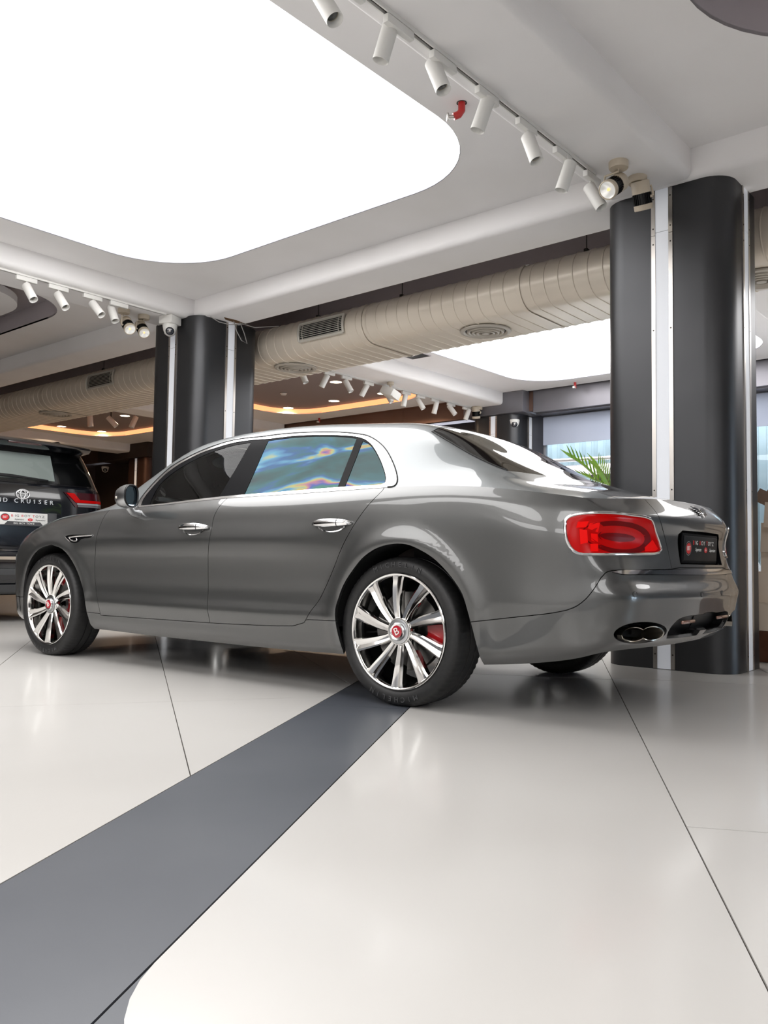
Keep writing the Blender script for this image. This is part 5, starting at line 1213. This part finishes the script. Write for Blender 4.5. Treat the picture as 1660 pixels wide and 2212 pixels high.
B.patch(-.75,.36,1.50,1.785,.0085,14,6,tf=lambda k:(-.40,.375)).build('painted_window_brightness',mat('pale grey green painted brightness',(.52,.56,.55),.6,bump=(90,.05)),rw,60)  # pale sheet standing in for the brightness seen in the rear glass
B.patch(-.86,.86,1.455,1.82,.0055,20,6,tf=lambda k:(-.865+.085*k,.865-.085*k)).build('window_frame',mat('gloss black frame',(.006,.006,.007),.12,0,coat=.6),SUV,60)
sp_=MB();
for r in range(1):
    P=[[(x,y0+abs(x)**2*.12,z) for x in np.linspace(-.80,.80,17)] for y0,z in((.30,1.955),(.04,1.90),(.01,1.875),(.05,1.845),(.26,1.83))];sp_.grid(P)
    sp_.f.append(tuple(i*17 for i in range(5)));sp_.f.append(tuple(i*17+16 for i in range(5)))
spo=sp_.build('roof_spoiler',BLACKPAINT,SUV,40)
MB().box((0,.018,1.868),(.36,.02,.022),bev=.005).build('high_brake_lamp',mat('smoked red lamp',(.05,.02,.02),.2,coat=1),spo)
for sx in(-1,1):
    MB().tube([(sx*.70,.55,1.94),(sx*.70,.62,1.99),(sx*.70,.85,2.0),(sx*.70,2.4,2.0),(sx*.70,2.5,1.95)],.022,8).build('roof_rail',mat('black plastic trim',(.012,.012,.013),.35),SUV,60)
    # tail lamp: dark housing, red blade, clear strip
    q=B.patch(.46,1.24,1.235,1.395,.012,16,6,sx,tf=lambda k:(.60-.14*k,1.26)).build('tail_lamp',mat('dark red lamp housing',(.05,.004,.008),.12,coat=1),SUV,60)
    RL=mat('red lamp lens',(.62,.004,.004),.08)
    B.patch(.60,1.22,1.285,1.315,.018,14,2,sx,tf=lambda k:(.60-.03*k,1.24)).build('lamp_blade',RL,q,60);B.patch(.5,.62,1.31,1.385,.018,3,4,sx,tf=lambda k:(.575-.085*k,.66-.075*k)).build('lamp_blade',RL,q,60);B.patch(1.12,1.24,1.31,1.37,.018,4,4,sx).build('lamp_blade',RL,q,60)
    CLR=mat('clear lamp strip',(.45,.46,.48),.15,.3,coat=1);B.patch(.62,1.22,1.262,1.281,.016,14,1,sx).build('lamp_strip',CLR,q,60);B.patch(.63,1.20,1.238,1.258,.016,14,1,sx).build('lamp_strip',mat('dark lamp strip',(.16,.16,.17),.2,coat=1),q,60)
    MB().tube([B.at(1.02,z,.016) for z in np.linspace(1.235,1.39,5)],.004,5).xf(Matrix.Diagonal((sx,1,1,1))).build('lamp_joint',BLACKPAINT,q)
    suv_wheel(SUV,sx*.80,.98,mat('tyre rubber',(.012,.012,.0125),.55),mat('dark alloy',(.12,.12,.125),.3,1));suv_wheel(SUV,sx*.80,3.83,mat('tyre rubber',(.012,.012,.0125),.55),mat('dark alloy',(.12,.12,.125),.3,1))
    B.patch(1.42,4.6,1.50,1.80,.006,10,5,sx,tf=lambda k:(1.30+.05*k,3.6-.7*k)).build('side_window',SGL,SUV,60)
bmp=B.patch(-1.25,1.25,.36,.77,.03,40,10).build('rear_bumper',BLACKPAINT,SUV,60)
B.patch(-1.2,1.2,.655,.685,.038,36,2).build('chrome_strip',mat('polished chrome',(.80,.80,.80),.06,1),bmp);B.patch(-1.2,1.2,.745,.755,.038,36,1).build('chrome_strip',mat('polished chrome',(.80,.80,.80),.06,1),bmp)
B.patch(-1.1,1.1,.50,.565,.040,36,2).build('bumper_insert',GREYPL,bmp);B.patch(-.9,.9,.32,.40,.045,30,2).build('skid_plate',GREYPL,bmp)
MB().box((0,2.4,.36),(1.5,4.2,.16)).build('underbody',mat('dark cavity lining',(.006,.006,.006),.8),SUV)
# plate recess, plate, lettering, emblem
MB().box((0,.030,1.135),(.86,.03,.028),bev=.008).build('plate_light_bar',BLACKPAINT,SUV);MB().box((.33,.022,1.07),(.10,.02,.16),bev=.004).build('plate_surround',GREYPL,SUV);MB().box((-.33,.022,1.07),(.10,.02,.16),bev=.004).build('plate_surround',GREYPL,SUV)
dealer_plate(SUV,RM((.015,.008,1.075),(1,0,0),(0,.06,1)),.52,.135,False)
CH=mat('bright badge metal',(.85,.85,.86),.28,.75)
em=MB()
for a,b,cx,cz in((.072,.048,0,0),(.026,.044,0,.002),(.052,.018,0,.022)):
    em.tube([(cx+a*math.cos(t),.022,1.335+cz+b*math.sin(t)) for t in np.linspace(0,2*math.pi,33)[:-1]],.0075,8,closed=True)
em.build('oval_emblem',CH,SUV,60)
x=-.385
for chh in 'LAND CRUISER':
    if chh!=' ': text_mesh(chh,.062,CH,'tailgate_lettering',SUV,RM((x,.018,1.262),(1,0,0),(0,0,1)),.004,1.05)
    x+=.066 if chh not in ' I' else (.05 if chh==' ' else .058)
MB().tube([(-.26,.075,1.525),(-.10,.060,1.522),(.12,.066,1.512),(.30,.074,1.505)],[.018,.016,.010,.006],8).build('rear_wiper',mat('black plastic trim',(.012,.012,.013),.35),SUV,60)
# ---- white off-roader on the far side of the duct
WP=mat('white car paint',(.72,.73,.75),.2,0,coat=1)
WS=thing('white_car','white car with roof rails, its roof showing behind the saloon boot and palm','car',(9.75,3.05,0))
B2=Boxy(4.7)
B2.body(.30,1.42,WP,'lower_body',WS);up_=B2.body(1.42,1.95,WP,'upper_body',WS,14);up_.location=(0,0,-.08);
for sx in(-1,1):
    B2.patch(1.42,4.6,1.45,1.76,.012,10,5,sx,tf=lambda k:(1.30+.05*k,3.7-.7*k)).xf(Matrix.Translation((0,0,-.05))).build('side_window',mat('black car window',(.012,.013,.02),.05,coat=1),WS,60)
    MB().tube([(sx*.76,.75,1.83),(sx*.78,.85,1.90),(sx*.78,2.0,1.915),(sx*.77,3.0,1.87),(sx*.76,3.1,1.82)],.022,8).build('roof_rail',mat('silver roof rail',(.75,.75,.78),.25,.6),WS,60)
    for yy in(.95,3.65): suv_wheel(WS,sx*.80,yy,mat('tyre rubber',(.012,.012,.0125),.55),mat('dark alloy',(.12,.12,.125),.3,1))
B2.patch(-.80,.80,1.45,1.74,.010,16,6).build('rear_window',mat('black car window',(.012,.013,.02),.05,coat=1),WS,60)
for sx in(-1,1): B2.patch(.62,1.15,1.10,1.25,.012,10,3,sx).build('tail_lamp',mat('red lamp lens',(.62,.004,.004),.08),WS,60)
# ================================================================== palm and sculpture
GREEN=mat('palm leaf green',(.16,.36,.03),.45,0,noise=(9,(.30,.44,.05),.8)); STEMG=mat('palm stem',(.22,.26,.07),.5)
pt=thing('potted_palm','potted palm with bright green fronds beside the charcoal column behind the saloon','plant',(7.95,3.62,0))
MB().lathe([(.0001,0),(.17,0),(.19,.02),(.24,.42),(.25,.44),(.235,.44),(.215,.40),(.0001,.39)],28).build('pot',mat('white glazed pot',(.62,.62,.60),.3),pt,40)
MB().tube([(0,0,.38),(.02,.01,.8),(0,.02,1.20)],[.045,.035,.03],10).build('trunk',mat('palm trunk',(.16,.11,.06),.8,bump=(40,.5)),pt,50)
def frond(d,L,rise,droop,n=13,ll=.26):
    d=Vector((d[0],d[1],0)).normalized();pts=[]
    for t in np.linspace(0,1,14): pts.append(Vector((0,0.02,1.20))+d*(L*(.15*t+.85*t**1.25))+Vector((0,0,1))*(rise*(t**.85)-droop*t**2.6))
    st=MB().tube([tuple(p) for p in pts],[.010-.008*k/13 for k in range(14)],6).build('frond_stem',STEMG,pt,60)
    for k in range(2,14):
        p=pts[k];tn=(pts[min(k+1,13)]-pts[k-1]).normalized();sd=tn.cross(Vector((0,0,1))).normalized()
        for s in(-1,1):
            dr=(tn*.62+sd*s*.58+Vector((0,0,.42))).normalized();l=ll*(.65+.35*math.sin(math.pi*k/15))*(0.9+.2*random.random());w=.011
            wd=dr.cross(sd*s+Vector((0,0,.4))).normalized()
            q=[];
            for u,ww in((0,.35),(.25,1),(.6,.85),(1,.05)):
                c=p+dr*l*u+Vector((0,0,-.05*l*u*u*2));q.append([tuple(c-wd*w*ww),tuple(c+Vector((0,0,.004))),tuple(c+wd*w*ww)])
            MB().grid(q).build('leaflet',GREEN,pt,60)
frond((-.70,.62),.46,.64,.10,ll=.24);frond((-.5,.25),.22,.52,.05,ll=.22);frond((-.35,-.5),.55,.55,.3);frond((.6,-.5),.6,.5,.3);frond((.7,.5),.6,.55,.3);frond((.1,.9),.5,.62,.28);frond((-.9,.0),.36,.52,.10,ll=.22)
sc=thing('wooden_sculpture','cream faceted wooden sculpture on a brown base past the charcoal column','sculpture',(6.50,.64,0))
CRW=mat('pale limed wood',(.66,.56,.45),.5,noise=(6,(.58,.48,.37),.6)); BRW=mat('dark brown veneer',(.10,.035,.015),.4,noise=(12,(.06,.02,.008),.7))
MB().box((.55,.70,.115),(1.05,1.30,.23),bev=.01).build('base',BRW,sc)
for k,(z0,z1,dx,rot,w) in enumerate(((.23,.40,.00,-.10,1.22),(.40,.62,.06,.02,1.18),(.62,.80,.10,.10,1.12),(.80,.98,.02,.20,1.08),(.98,1.13,-.04,.26,1.0))):
    P=[];h=z1-z0
    v=[(.02+dx,.70-w/2,z0),(.02+dx,.70+w/2,z0),(.92+dx,.70+w/2,z0+.02),(.92+dx,.70-w/2,z0+.02),(-.02+dx+rot*.2,.70-w/2-.03,z1-.06),(.06+dx+rot*.3,.70+w/2+.02,z1+.04),(.90+dx,.70+w/2-.1,z1+.02),(.86+dx,.70-w/2+.1,z1-.03)]
    MB().add(v,[(0,1,5,4),(1,2,6,5),(2,3,7,6),(3,0,4,7),(4,5,6,7),(3,2,1,0)]).build('facet_board',CRW,sc,None)
for k in range(6):
    MB().box((.2+k*.10,1.18-k*.03,1.17),(.012,.28,.10),Euler((.5,0,.3)).to_matrix()).build('top_slat',mat('dark slat edge',(.18,.11,.07),.5),sc)
hp=onz(898,767,ZS); ht=thing('ceiling_vent_slot','small black square opening in the far soffit next to the duct','vent',(hp[0],hp[1],ZS)); MB().box((0,0,-.004),(.26,.30,.008)).build('dark_opening',BLK,ht)
fr_=MB()
for a,b,c,d in((0,.155,.28,.012),(0,-.155,.28,.012),(.135,0,.012,.30),(-.135,0,.012,.30)): fr_.box((a,b,-.006),(c,d,.012))
fr_.build('opening_rim',SLABM,ht)
